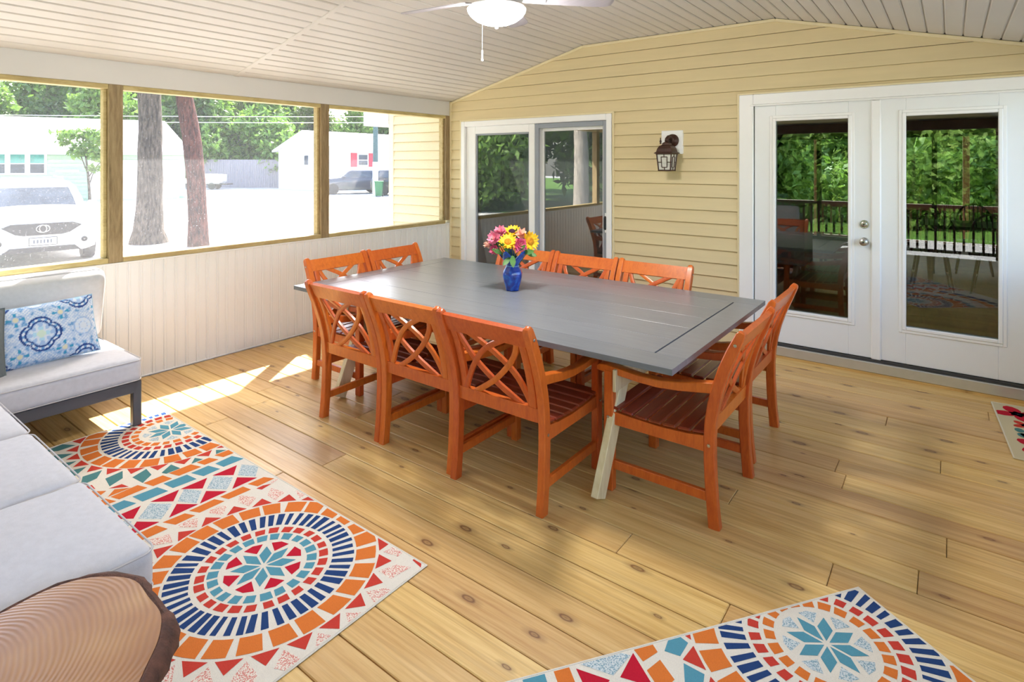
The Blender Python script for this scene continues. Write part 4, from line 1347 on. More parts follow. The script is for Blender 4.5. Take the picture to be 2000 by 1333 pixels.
# ------------------------------------------------------------------ rugs
def yarn(name, c, speck=None):
    t = NT(name)
    v = t.coords((1,1,1), False)
    fine = t.noise(v, 420, 2, 0.6)
    d = tuple(x*0.86 for x in c[:3]) + (1,)
    col = t.ramp(fine, [(0.3, d), (0.7, c)])
    if speck:
        sp = t.ramp(t.noise(v, 210, 2, 0.7), [(0.50, (0,0,0,1)), (0.53, (1,1,1,1))])
        col = t.mix(sp, speck, col)
    t.col(col); t.set(Roughness=0.95); t.bsdf.inputs['Specular IOR Level'].default_value = 0.1
    t.bump(fine, 0.5, 0.003)
    return t.mat
CREAM = srgb(236,230,216)
RM = [yarn('rug_cream', CREAM), yarn('rug_orange', srgb(226,126,58)), yarn('rug_red', srgb(206,70,58)), yarn('rug_crimson', srgb(198,34,56)), yarn('rug_teal', srgb(92,156,176)),
      yarn('rug_navy', srgb(44,72,124)), yarn('rug_pink_fleck', srgb(222,140,128), CREAM), yarn('rug_blue_fleck', srgb(140,172,186), srgb(212,220,220)), yarn('rug_green_teal', srgb(84,136,138))]
CRM, ORA, RED, CRI, TEA, NAV, PNK, FLK, GTE = range(9)

def clip_poly(poly, planes):
    """planes: (a, b, c) keep a*x + b*y <= c"""
    for (a, b, c) in planes:
        out = []
        for i in range(len(poly)):
            p, q = poly[i], poly[(i+1) % len(poly)]
            dp, dq = a*p[0] + b*p[1] - c, a*q[0] + b*q[1] - c
            if dp <= 0: out.append(p)
            if (dp < 0 < dq) or (dq < 0 < dp):
                t = dp / (dp - dq)
                out.append((p[0] + (q[0]-p[0])*t, p[1] + (q[1]-p[1])*t))
        poly = out
        if len(poly) < 3: return []
    return poly
class Print:
    def __init__(s, planes, z): s.planes = planes; s.mb = MB(); s.z = z; s.r = random.Random(3)
    def poly(s, pts, mi, extra=()):
        q = clip_poly(pts, list(s.planes) + list(extra))
        if len(q) >= 3:
            a = sum(q[i][0]*q[(i+1) % len(q)][1] - q[(i+1) % len(q)][0]*q[i][1] for i in range(len(q)))
            if abs(a) < 6e-5: return
            if a < 0: q = q[::-1]
            s.mb.add([(x, y, s.z) for x, y in q], [tuple(range(len(q)))], mi)
    def ring(s, c, r0, r1, n, fill, mi, ph=0.0, extra=(), vary=0.12, skew=0.0):
        for k in range(n):
            a = 2*PI*(k + ph)/n; w = 2*PI/n*fill*(1 + s.r.uniform(-vary, vary))/2
            ro = r1*(1 + s.r.uniform(-.008, .008)); ri = r0*(1 + s.r.uniform(-.008, .008))
            sk = skew + s.r.uniform(-.02, .02)
            pts = []
            for t in (-1, 0, 1): pts.append((c[0] + ri*math.cos(a + w*t), c[1] + ri*math.sin(a + w*t)))
            for t in (1, 0, -1): pts.append((c[0] + ro*math.cos(a + sk + w*t*0.97), c[1] + ro*math.sin(a + sk + w*t*0.97)))
            s.poly(pts, mi, extra)
    def star(s, c, R, mi, between, mode, extra=(), ph=0.0):
        for k in range(8):
            a = 2*PI*(k + ph)/8
            def pt(r, th): return (c[0] + r*math.cos(th), c[1] + r*math.sin(th))
            s.poly([pt(0.012, a), pt(R*0.60, a - 0.33), pt(R, a), pt(R*0.60, a + 0.33)], mi, extra)
            b = a + PI/8
            if mode == 'red': s.poly([pt(R*0.72, b), pt(R*1.16, b - 0.27), pt(R*1.22, b), pt(R*1.16, b + 0.27)], between, extra)
            else: s.poly([pt(R*0.72, b), pt(R*1.12, b - 0.24), pt(R*1.17, b), pt(R*1.12, b + 0.24)], between, extra)
    def tri_ring(s, c, r0, r1, n, mi, ph=0.0, extra=(), half=0.78):
        for k in range(n):
            a = 2*PI*(k + ph)/n; w = PI/n*half
            s.poly([(c[0] + r0*math.cos(a - w), c[1] + r0*math.sin(a - w)), (c[0] + r1*math.cos(a), c[1] + r1*math.sin(a)), (c[0] + r0*math.cos(a + w), c[1] + r0*math.sin(a + w))][::1], mi, extra)
    def dia_ring(s, c, r0, r1, n, mi, ph=0.0, extra=(), half=0.62, lean=0.0):
        for k in range(n):
            a = 2*PI*(k + ph)/n; w = PI/n*half; rm = (r0 + r1)/2
            s.poly([(c[0] + r0*math.cos(a), c[1] + r0*math.sin(a)), (c[0] + rm*math.cos(a + w), c[1] + rm*math.sin(a + w)),
                    (c[0] + r1*math.cos(a + lean), c[1] + r1*math.sin(a + lean)), (c[0] + rm*math.cos(a - w), c[1] + rm*math.sin(a - w))], mi, extra)
    def blocks(s, x0, x1, ys, mi, gap=0.02, skew=0.02, extra=()):
        for i in range(len(ys)-1):
            a, b = ys[i] + gap/2, ys[i+1] - gap/2
            j = lambda: s.r.uniform(-.006, .006)
            s.poly([(x0 + j(), a + j()), (x1 + j(), a + skew + j()), (x1 + j(), b + skew + j()), (x0 + j(), b + j())], mi, extra)
def steps(a, b, d, seed):
    r = random.Random(seed); out = [a]
    while out[-1] < b: out.append(out[-1] + d*r.uniform(0.8, 1.2))
    return out
def medallion_A(P, c, ex):      # red-filled star
    P.star(c, 0.124, TEA, CRI, 'red', ex, 0.2)
    P.ring(c, 0.166, 0.205, 22, 0.72, TEA, 0.3, ex)
    P.ring(c, 0.215, 0.250, 26, 0.70, RED, 0.1, ex)
    P.ring(c, 0.268, 0.353, 50, 0.62, NAV, 0.0, ex, 0.25)
    P.ring(c, 0.366, 0.446, 26, 0.80, ORA, 0.4, ex, 0.08, 0.015)
def medallion_B(P, c, ex):      # blue-flecked star
    P.star(c, 0.124, TEA, FLK, 'fleck', ex, 0.1)
    P.ring(c, 0.164, 0.200, 21, 0.70, ORA, 0.3, ex)
    P.ring(c, 0.213, 0.250, 27, 0.68, RED, 0.1, ex)
    P.ring(c, 0.268, 0.350, 48, 0.60, NAV, 0.0, ex, 0.25)
    P.ring(c, 0.364, 0.446, 26, 0.80, ORA, 0.4, ex, 0.08, 0.015)
def rug(name, label, loc, rz, L, W, build, th=0.0055):
    """local x along the length 0..L, y across 0..W"""
    t = thing(name, label, 'rug', loc, rz)
    mb = MB(); mb.cbox((0, 0, 0.0018), (L, W, th), 0.0022); obj('rug_base', mb, RM[CRM], t)
    b = 0.012
    P = Print([(-1,0,-b), (1,0,L-b), (0,-1,-b), (0,1,W-b)], th + 0.0006)
    build(P)
    obj('woven_pattern', P.mb, RM, t, fix=False)
    mb = MB()
    e = 0.006
    mb.tube([(e,e,th-0.001),(L-e,e,th-0.001),(L-e,W-e,th-0.001),(e,W-e,th-0.001),(e,e,th-0.001)], 0.003, 6, caps=False); obj('edge_binding', mb, RM[CRM], t)
    return t
# rug under the sofa: local origin at (0.815, -5.135), x along the house wall
R1 = (0.818, -5.445); W1 = 1.83; L1 = 2.43
def build1(P):
    A = (2.72 - R1[0], -4.021 - R1[1]); B = (1.134 - R1[0], -3.716 - R1[1])
    lA = [(-1, 0, -(2.165 - R1[0]))]; lB = [(1, 0, 1.655 - R1[0])]
    medallion_A(P, A, lA); medallion_B(P, B, lB)
    P.tri_ring(A, 0.458, 0.515, 26, RED, 0.9, lA, 0.80)
    P.dia_ring(A, 0.475, 0.600, 26, PNK, 0.4, lA, 0.62, 0.05)
    P.tri_ring(A, 0.640, 0.600, 26, RED, 0.9, lA, 0.6)
    P.dia_ring(A, 0.640, 0.760, 30, PNK, 0.2, lA, 0.6, 0.05)
    P.ring(A, 0.79, 0.88, 34, 0.7, ORA, 0, lA)
    P.ring(A, 0.90, 0.99, 40, 0.7, TEA, 0, lA)
    P.tri_ring(B, 0.456, 0.512, 26, RED, 0.9, lB, 0.80)
    P.dia_ring(B, 0.475, 0.625, 26, GTE, 0.4, lB, 0.66, 0.04)
    P.tri_ring(B, 0.645, 0.610, 26, RED, 0.9, lB, 0.6)
    P.ring(B, 0.66, 0.74, 34, 0.75, ORA, 0.2, lB)
    P.ring(B, 0.76, 0.85, 34, 0.7, TEA, 0.2, lB)
    P.ring(B, 0.87, 0.97, 34, 0.7, NAV, 0.2, lB)
    x = lambda v: v - R1[0]
    P.blocks(x(1.660), x(1.725), steps(0.0, W1, 0.125, 1), ORA, 0.024)
    P.blocks(x(1.750), x(1.832), steps(0.03, W1, 0.135, 2), TEA, 0.026)
    ym = steps(0.05, W1, 0.155, 4)
    for i in range(len(ym) - 1):
        a, b = ym[i], ym[i+1]; m_ = (a + b)/2; cx = x(1.968)
        P.poly([(cx, a + 0.012), (cx + 0.088, m_ - 0.01), (cx, b - 0.012), (cx - 0.088, m_ + 0.01)], FLK)
        P.poly([(cx - 0.102, a - 0.070), (cx - 0.018, a), (cx - 0.102, a + 0.062)], CRI)
        P.poly([(cx + 0.104, a - 0.070), (cx + 0.018, a), (cx + 0.104, a + 0.062)], CRI)
    P.blocks(x(2.092), x(2.150), steps(0.02, W1, 0.125, 6), ORA, 0.026)
rug('area_rug', 'large multicoloured mosaic rug under the grey sofa', (R1[0], R1[1], 0.0), 0.0, L1, W1, build1)
# rug in the foreground: corner T, x runs toward the camera's left
T2 = (4.660, -2.699)
L2, W2 = 1.78, 1.20
def build2(P):
    C = (0.334, 0.180); ex = [(1, 0, 0.895)]
    medallion_B(P, C, ex)
    P.tri_ring(C, 0.456, 0.512, 24, RED, 0.35, ex, 0.80)
    P.dia_ring(C, 0.470, 0.560, 24, TEA, 0.85, ex, 0.80, 0.06)
    P.dia_ring(C, 0.58, 0.66, 30, PNK, 0.3, ex, 0.7)
    P.ring(C, 0.68, 0.76, 34, 0.75, ORA, 0.2, ex)
    P.ring(C, 0.78, 0.86, 34, 0.7, NAV, 0.2, ex)
    P.blocks(0.905, 0.968, steps(-0.02, W2, 0.088, 8), ORA, 0.022)
    ym = steps(-0.055, W2, 0.150, 9)
    for i in range(len(ym) - 1):
        a, b = ym[i], ym[i+1]; m_ = (a + b)/2; cx = 1.084
        P.poly([(cx, a + 0.012), (cx + 0.088, m_ - 0.01), (cx, b - 0.012), (cx - 0.088, m_ + 0.01)], FLK)
        P.poly([(cx - 0.102, a - 0.070), (cx - 0.018, a), (cx - 0.102, a + 0.062)], CRI)
        P.poly([(cx + 0.104, a - 0.070), (cx + 0.018, a), (cx + 0.104, a + 0.062)], CRI)
    P.blocks(1.205, 1.262, steps(-0.03, W2, 0.12, 10), ORA, 0.026)
    P.blocks(1.290, 1.368, steps(-0.05, W2, 0.135, 11), TEA, 0.026)
    Q = (1.78, 0.75); e2 = [(-1, 0, -1.385)]
    medallion_A(P, Q, e2); P.tri_ring(Q, 0.458, 0.515, 26, RED, 0.9, e2); P.dia_ring(Q, 0.475, 0.60, 26, PNK, 0.4, e2)
# mirrored layout: local y axis must point along (0.808,-0.589) when x is (-0.589,-0.808)
ang = math.atan2(-0.808, -0.589)
rug('area_rug', 'mosaic-pattern rug with a teal star lying askew near the camera', (T2[0], T2[1], 0.0), ang, L2, W2, build2)

# door mat with poppies
def build_mat(P):
    def petals(c, n, r, mi, a0, sq=0.7):
        for k in range(n):
            a = a0 + 2*PI*k/n
            pts = []
            for j in range(10):
                th = 2*PI*j/10
                px_ = r*0.55 + r*0.5*math.cos(th); py_ = r*0.34*math.sin(th)
                pts.append((c[0] + px_*math.cos(a) - py_*math.sin(a), c[1] + px_*math.sin(a) + py_*math.cos(a)))
            P.poly(pts, mi)
    r = random.Random(5)
    for (cx, cy, R_, mi, n) in ((0.17, 0.12, 0.13, CRI, 4), (0.36, 0.13, 0.07, RED, 4), (0.70, 0.16, 0.13, CRI, 4), (0.52, 0.26, 0.09, RED, 5), (0.28, 0.32, 0.10, CRI, 4), (0.84, 0.34, 0.08, RED, 4)):
        petals((cx, cy), n, R_, mi, r.uniform(0, 3))
        petals((cx, cy), 6, R_*0.35, NAV, 0.2)
    for (cx, cy) in ((0.27, 0.20), (0.45, 0.19), (0.62, 0.33), (0.80, 0.22), (0.15, 0.36), (0.50, 0.09)):
        petals((cx, cy), 2, 0.07, GTE, r.uniform(0, 3)); petals((cx, cy), 1, 0.09, TEA, r.uniform(0, 3))
matr = rug('door_mat', 'small beige mat with red poppies in front of the french doors', (5.160, -0.142, 0.0), math.radians(-86.3), 0.915, 0.42, build_mat, 0.007)
for ch_ in matr.children:
    if ch_.name.startswith('rug_base'):
        ch_.data.materials.clear(); ch_.data.materials.append(yarn('mat_beige', srgb(216,204,170)))

# ------------------------------------------------------------------ outdoors
GZ = -0.40
def gravel_mat():
    t = NT('pale_gravel_ground')
    v = t.coords((1,1,1), False)
    a = t.noise(v, 14, 6, 0.7); b = t.noise(v, 0.35, 3, 0.6)
    c = t.ramp(a, [(0.3, srgb(150,148,144)), (0.7, srgb(186,184,180))])
    g = t.ramp(b, [(0.58, (0,0,0,1)), (0.66, (1,1,1,1))])
    grass = t.ramp(t.noise(v, 30, 4), [(0.3, srgb(74,110,42)), (0.7, srgb(130,160,76))])
    t.col(t.mix(t.math('MULTIPLY', g, 0.55), c, grass)); t.set(Roughness=0.95)
    t.bump(a, 0.4, 0.02)
    return t.mat
M['gravel'] = gravel_mat()
mb = MB(); mb.box((-110, -70, GZ - 0.3), (70, 110, GZ))
tag(obj('ground', mb, M['gravel']), 'pale sunlit gravel yard outside the porch', 'ground', kind='structure')

M['lawn'] = plain('green_lawn', srgb(86,120,50), 0.95, 0.3, 9, bump=0.5, spec=0.1)
mb = MB(); mb.box((-3.5, 10.6, GZ), (40, 60, GZ + 0.02)); tag(obj('lawn_rear', mb, M['lawn']), 'green lawn behind the house', 'lawn', kind='structure')
mb = MB(); mb.box((-60, -60, GZ), (40, -13.5, GZ + 0.02)); tag(obj('lawn_front', mb, M['lawn']), 'green lawn in front of the porch', 'lawn', kind='structure')
CY, SY = math.cos(YAW), math.sin(YAW)
def out(l, d, z=GZ):
    """yard position: l metres to the side and d metres away from the camera spot, along the street axes"""
    return (CAM[0] - SY*d + CY*l, CAM[1] + CY*d + SY*l, z)

# --- foliage
def leaf_mat(name, dark, mid, light):
    t = NT(name)
    v = t.coords((1,1,1), True)
    n1 = t.noise(v, 1.6, 4, 0.65); n2 = t.noise(v, 11, 2, 0.6)
    c = t.mix(0.5, t.ramp(n1, [(0.3, dark), (0.5, mid), (0.7, light)]), t.ramp(n2, [(0.3, dark), (0.7, light)]))
    t.col(c); t.set(Roughness=0.6)
    tl = t.n('ShaderNodeBsdfTranslucent'); t.l(c, tl.inputs[0])
    mx = t.n('ShaderNodeMixShader'); mx.inputs[0].default_value = 0.35
    t.l(t.bsdf.outputs[0], mx.inputs[1]); t.l(tl.outputs[0], mx.inputs[2]); t.l(mx.outputs[0], t.out.inputs['Surface'])
    return t.mat
M['leaf_a'] = leaf_mat('deep_green_leaves', srgb(26,50,22), srgb(56,92,38), srgb(112,146,62))
M['leaf_b'] = leaf_mat('fresh_green_leaves', srgb(44,78,26), srgb(88,130,46), srgb(150,182,78))
M['leaf_c'] = leaf_mat('olive_green_leaves', srgb(40,60,28), srgb(78,104,50), srgb(132,148,74))
M['bark_grey'] = plain('grey_tree_bark', srgb(74,66,58), 0.95, 0.6, 7, bump=1.0, stretch=(3,3,0.7), spec=0.1)
M['bark_red'] = plain('reddish_tree_bark', srgb(72,40,34), 0.95, 0.6, 7, bump=1.0, stretch=(3,3,0.7), spec=0.1)

def crown_mesh(name, mat, blobs, n, size, seed):
    """blobs: (x, y, z, rx, ry, rz); leaf tufts scattered through them, denser at the shell"""
    r = np.random.default_rng(seed)
    vol = np.array([b[3]*b[4]*b[5] for b in blobs]) ** 0.67
    cnt = (n * vol / vol.sum()).astype(int)
    P = []
    for b, k in zip(blobs, cnt):
        d = r.normal(size=(k, 3)); d /= np.linalg.norm(d, axis=1)[:, None]
        rad = r.uniform(0.15, 1.0, size=(k, 1)) ** 0.45 * (1 + 0.18 * r.normal(size=(k, 1)))
        P.append(np.array(b[:3]) + d * rad * np.array(b[3:]))
    P = np.concatenate(P); k = len(P)
    a = r.normal(size=(k, 3)); a /= np.linalg.norm(a, axis=1)[:, None]
    b = np.cross(a, r.normal(size=(k, 3))); b /= np.linalg.norm(b, axis=1)[:, None]
    c = np.cross(a, b)
    s = size * r.uniform(0.6, 1.3, size=(k, 1))
    V = np.stack([P - a*s, P + b*s*0.45 + c*s*0.12, P + a*s, P - b*s*0.45 + c*s*0.12], axis=1).reshape(-1, 3)
    me = bpy.data.meshes.new(name)
    me.vertices.add(len(V)); me.vertices.foreach_set('co', V.ravel())
    me.loops.add(4*k); me.loops.foreach_set('vertex_index', np.arange(4*k))
    me.polygons.add(k); me.polygons.foreach_set('loop_start', np.arange(0, 4*k, 4)); me.polygons.foreach_set('loop_total', np.full(k, 4))
    me.materials.append(mat); me.update(calc_edges=True)
    return me
def trunk_mesh(mat, pts, rads, n=14, seed=1, branches=()):
    mb = MB()
    P = [Vector(p) for p in pts]
    fine = []; fr = []
    for i in range(len(P)-1):
        for k in range(5):
            s = k/5; fine.append(P[i].lerp(P[i+1], s)); fr.append(rads[i] + (rads[i+1]-rads[i])*s)
    fine.append(P[-1]); fr.append(rads[-1])
    mb.tube(fine, fr, n)
    mb.v = [(x + 0.06*fr[0]*mnoise.noise(Vector((x*6, y*6, z*1.5 + seed))), y + 0.06*fr[0]*mnoise.noise(Vector((y*6, x*6, z*1.5 - seed))), z) for x, y, z in mb.v]
    for (a, b, r0, r1) in branches: mb.tube([a, tuple((a[i]+b[i])/2 + (0.1 if i == 2 else 0) for i in range(3)), b], [r0, (r0+r1)/2, r1], 7)
    return mesh_of('trunk', mb, mat, True)
def blobset(seed, h, R, base, n=9):
    r = random.Random(seed); out_ = []
    for k in range(n):
        z = base + (h - base) * (k + 0.5)/n
        f = math.sin(PI * min(0.97, max(0.12, (z - base)/(h - base)*0.85 + 0.12)))
        a = r.uniform(0, 2*PI); q = R*0.45*f
        s = R*(0.5 + 0.2*r.random())*max(0.45, f)
        out_.append((q*math.cos(a), q*math.sin(a), z, s, s, s*0.8))
    return out_
TREES = {}
for key, (mat, h, R, base, n, size, seed) in {
    'tall': ('leaf_a', 11.0, 3.4, 2.2, 7500, 0.30, 11), 'broad': ('leaf_b', 8.0, 3.6, 0.8, 7500, 0.28, 12),
    'olive': ('leaf_c', 9.0, 3.0, 1.0, 6500, 0.28, 13), 'bush': ('leaf_b', 4.6, 2.6, 0.1, 6000, 0.22, 14)}.items():
    cm = crown_mesh('crown', M[mat], blobset(seed, h, R, base), n, size, seed)
    tm = trunk_mesh(M['bark_grey'], [(0,0,0), (0.1,0,h*0.35), (0.0,0.1,h*0.8)], [0.22, 0.17, 0.05], 10)
    TREES[key] = (cm, tm)
def tree(key, l, d, sc, label, group, rz=0.0, xy=None):
    p = out(l, d) if xy is None else (xy[0], xy[1], GZ)
    t = thing('tree', label, 'tree', p, rz, group); t.scale = (sc, sc, sc)
    link('crown', TREES[key][0], t); link('trunk', TREES[key][1], t)
    return t
G1 = 'trees across the street'
far = [
    ('tall', -49.0, 50, 1.10, 'deep green tree behind the pale roof, above the white car'),
    ('broad', -43.5, 47, 1.15, 'fresh green tree behind the pale roof, above the triple window'),
    ('tall', -38.0, 51, 1.10, 'deep green tree behind the pale roof, beside the first porch post'),
    ('broad', -33.0, 48, 1.10, 'fresh green tree behind the pale roof, between the post and the thick trunk'),
    ('tall', -28.5, 52, 1.05, 'deep green tree behind the reddish trunk'),
    ('olive', -24.5, 54, 0.95, 'olive tree just past the end of the pale roof'),
    ('broad', -22.3, 53, 1.00, 'fresh green tree behind the weathered grey fence, nearest the reddish trunk'),
    ('bush', -25.5, 50, 1.15, 'bushy low tree rising over the street end of the grey fence'),
    ('bush', -20.2, 50.5, 1.20, 'bushy low tree rising over the middle of the grey fence'),
    ('olive', -19.6, 57, 0.92, 'olive tree behind the white gabled house, left of its peak'),
    ('broad', -16.6, 60, 0.95, 'fresh green tree directly behind the peak of the white gabled house'),
    ('tall', -13.6, 64, 0.90, 'deep green tree behind the white house roof, beside the second post'),
    ('olive', -9.5, 66, 1.05, 'olive tree behind the white house, above the red shutters'),
    ('broad', -5.0, 66, 1.05, 'fresh green tree behind the white house, at the yellow house corner'),
    ('tall', -54.0, 46, 1.1, 'deep green tree farthest along the pale-roofed house'),
    ('broad', -46.5, 56, 1.45, 'large fresh green tree above the pale roof, over the car windshield'),
    ('broad', -40.5, 57, 1.45, 'large fresh green tree above the pale roof, over the young tree'),
    ('olive', -35.5, 58, 1.45, 'large olive tree above the pale roof, just right of the first post'),
    ('broad', -31.0, 58, 1.40, 'large fresh green tree above the pale roof, between the two trunks'),
    ('tall', -25.5, 62, 1.20, 'tall deep green tree rising beside the reddish trunk'),
    ('broad', -21.5, 60, 1.10, 'fresh green tree high behind the grey fence'),
]
for i, (k, l, d, sc, lab) in enumerate(far): tree(k, l, d, sc, lab, G1, i*1.3)
G2 = 'woods in front of the porch'
woods = [('broad',-4.5,-22,1.0),('olive',0.5,-20.5,1.1),('tall',4.0,-24,1.0),('bush',8.5,-21,1.3),('broad',12.5,-24.5,1.1),('tall',-9,-25,1.0),('tall',1.5,-30,1.1),('broad',7.0,-31,1.2),('tall',13,-33,1.1),('olive',-4,-32,1.2),
         ('broad',3.0,-19.5,0.9),('olive',6.2,-19.8,0.9),('bush',-1.8,-18.6,1.0),('bush',1.6,-17.6,0.8),('bush',4.6,-17.2,0.85),('bush',7.6,-17.8,0.8),('bush',10.6,-18.6,0.9),('broad',-8,-19,1.0),('tall',-13,-15.5,1.0),('broad',-17,-12.5,1.0),('bush',-11,-13.8,0.9),('olive',-20,-17,1.1),('tall',-15,-22,1.1),('broad',-24,-12,1.2),('bush',-15.5,-16,1.0),('tall',-22,-24,1.2)]
for i, (k, x, y, sc) in enumerate(woods):
    tree(k, 0, 0, sc, 'green tree of the woods seen only as a reflection in the door glass', G2, i*2.1, (x, y))
G3 = 'trees behind the house'
for i, (k, x, y, sc) in enumerate((('bush',4.5,17,1.2),('broad',8,19,1.0),('bush',11,17.5,1.2),('olive',14.5,20,1.1),('broad',5.5,23,1.1),('tall',11.5,25,1.0),('bush',7.6,15.5,0.7),('bush',14.5,16,0.9),('bush',-1,17,1.1),('broad',1.5,19,1.0),('bush',2.2,15.2,0.7),('olive',-4,21,1.1),('bush',4.9,14.6,0.6))):
    tree(k, 0, 0, sc, 'green tree seen through the rear window of the house', G3, i*1.9, (x, y))

# two big trunks in the yard
t = thing('tree', 'thick grey-barked tree trunk standing in the yard', 'tree', (-11.36, 0.95, GZ))
link('trunk', trunk_mesh(M['bark_grey'], [(0,0,-0.1), (0.0,0.0,0.35), (0.02,0.02,1.2), (0.02,0.02,3.2), (-0.05,0,5.5), (0.0,0.1,9.5)], [0.46, 0.34, 0.29, 0.26, 0.25, 0.12], 24, 2,
     [((0,0,6), (1.6,0.8,8.2), 0.09, 0.03), ((0,0,7), (-1.4,-0.9,9), 0.08, 0.03)]), t)
link('crown', crown_mesh('crown', M['leaf_a'], [(0,0,10.5,2.6,2.6,2.0), (1.6,0.8,9.0,1.6,1.6,1.2), (-1.4,-0.9,9.4,1.6,1.6,1.2)], 3500, 0.26, 31), t)
t = thing('tree', 'slender reddish tree trunk leaning beside the thick grey one', 'tree', (-9.85, 1.45, GZ))
link('trunk', trunk_mesh(M['bark_red'], [(0.02,0.02,-0.1), (0.02,0.01,0.5), (-0.02,-0.01,1.6), (-0.10,-0.08,2.6), (-0.24,-0.18,3.6), (-0.40,-0.28,5.2), (-0.5,-0.3,9.0)], [0.25, 0.22, 0.21, 0.21, 0.19, 0.17, 0.08], 20, 5), t)
link('crown', crown_mesh('crown', M['leaf_b'], [(-0.5,-0.3,9.8,2.2,2.2,1.6)], 2200, 0.26, 32), t)
t = thing('tree', 'pale-barked tree standing off the porch corner, mirrored in the patio door', 'tree', (-5.4, -12.2, GZ))
link('trunk', trunk_mesh(plain('pale_tree_bark', srgb(150,142,130), 0.95, 0.3, 7, bump=0.8, stretch=(3,3,0.7), spec=0.1), [(0,0,-0.1), (0.05,0,0.6), (0.12,0.1,2.5), (0.1,0.3,5.0), (0.2,0.4,8.0)], [0.36, 0.28, 0.24, 0.2, 0.1], 20, 8), t)
link('crown', crown_mesh('crown', M['leaf_a'], [(0.2,0.4,9.0,2.4,2.4,1.8)], 2500, 0.26, 35), t)
# young tree with fresh leaves before the pale-roofed house
t = thing('tree', 'young bright green tree in front of the pale-roofed house', 'tree', out(-21.4, 29.5))
t.rotation_euler = (0, 0, YAW)
link('trunk', trunk_mesh(M['bark_grey'], [(0,0,0), (-0.05,0,0.8), (-0.12,0,1.6), (-0.25,0,2.6), (-0.2,0,3.6)], [0.07, 0.06, 0.05, 0.035, 0.015], 8, 3,
     [((-0.12,0,1.5), (-1.0,0,3.6), 0.03, 0.012), ((-0.1,0,1.3), (0.9,0,2.4), 0.03, 0.012), ((-0.2,0,2.3), (0.7,0,3.2), 0.02, 0.01), ((-0.05,0,0.9), (0.35,0,1.9), 0.03, 0.012)]), t)
link('crown', crown_mesh('crown', M['leaf_b'], [(-0.3,0,2.75,0.75,0.7,0.45), (0.5,0,2.45,0.55,0.6,0.35), (-0.9,0,3.5,0.7,0.6,0.28), (0.7,0,3.2,0.6,0.5,0.3), (-0.1,0,3.5,0.6,0.5,0.3), (-1.35,0,3.1,0.3,0.3,0.2), (0.9,0,2.1,0.35,0.35,0.2), (0.2,0,1.75,0.4,0.3,0.2)], 1300, 0.15, 33), t)

# --- house with the pale roof
M['mint'] = plain('mint_green_siding', srgb(170,200,172), 0.7, 0.05)
M['pale_roof'] = plain('pale_shingle_roof', srgb(206,202,202), 0.9, 0.05, 8)
M['white_ext'] = plain('white_exterior_paint', srgb(238,238,238), 0.6, 0.02)
M['win_dark'] = plain('dark_window_glass', srgb(64,72,84), 0.15, 0.2, 3)
M['win_teal'] = plain('teal_window_blind', srgb(70,150,140), 0.6, 0.1)
h1 = thing('neighbour_house', 'mint green neighbour house with a long pale roof and triple window', 'house', out(-19.1, 34.0), YAW + math.radians(30))
# local x to the right, y away
X0, X1 = -18.4, 0.0
z_e = 2.30 - GZ
mb = MB(); mb.box((X0, 0.0, 0), (X1, 8.0, z_e)); obj('wall', mb, M['mint'], h1)
for k in range(12):
    mb = MB(); mb.cbox((X0, -0.03, 0.1 + k*0.215), (X1, 0.0, 0.1 + k*0.215 + 0.2), 0.008); obj('siding_board', mb, M['mint'], h1)
mb = MB()
mb.add([(X0-0.4, -0.55, z_e-0.05), (X1+0.35, -0.55, z_e-0.05), (X1-1.1, 4.0, z_e+2.0), (X0-0.4, 4.0, z_e+2.0), (X0-0.4, 8.5, z_e-0.05), (X1+0.35, 8.5, z_e-0.05),
        (X0-0.4, -0.55, z_e-0.22), (X1+0.35, -0.55, z_e-0.22), (X0-0.4, 8.5, z_e-0.22), (X1+0.35, 8.5, z_e-0.22)],
       [(0,1,2,3), (3,2,5,4), (6,7,1,0), (8,9,7,6), (4,5,9,8), (1,7,9,5,2), (0,3,4,8,6)])
obj('roof', mb, M['pale_roof'], h1)
for k in range(3):
    xa = -8.78 + k*0.80
    mb = MB(); frame_rect(mb, xa, xa + 0.80, 1.40, 2.62, 0.11, -0.10, 0.0, 0.01); mb.cbox((xa+0.11, -0.07, 1.98), (xa+0.69, -0.02, 2.03), 0.005)
    wv_ = obj('window', mb, M['white_ext'], h1)
    mb = MB(); mb.box((xa+0.11, -0.06, 1.51), (xa+0.69, -0.04, 1.98)); obj('pane', mb, M['win_dark'], wv_)
    mb = MB(); mb.box((xa+0.11, -0.06, 2.03), (xa+0.69, -0.04, 2.51)); obj('pane', mb, M['win_teal'], wv_)
mb = MB(); mb.box((-4.6, -0.08, 0.0), (-0.3, -0.02, 2.2)); gd = obj('garage_door', mb, M['white_ext'], h1)
for k in range(4):
    mb = MB(); mb.cbox((-4.55, -0.11, 0.05 + k*0.54), (-0.35, -0.08, 0.05 + k*0.54 + 0.5), 0.01); obj('door_panel', mb, M['white_ext'], gd)
mb = MB(); mb.cbox((-6.0, -0.25, 1.55), (-5.0, -0.03, 1.68), 0.02); obj('window_box', mb, M['white_ext'], h1)

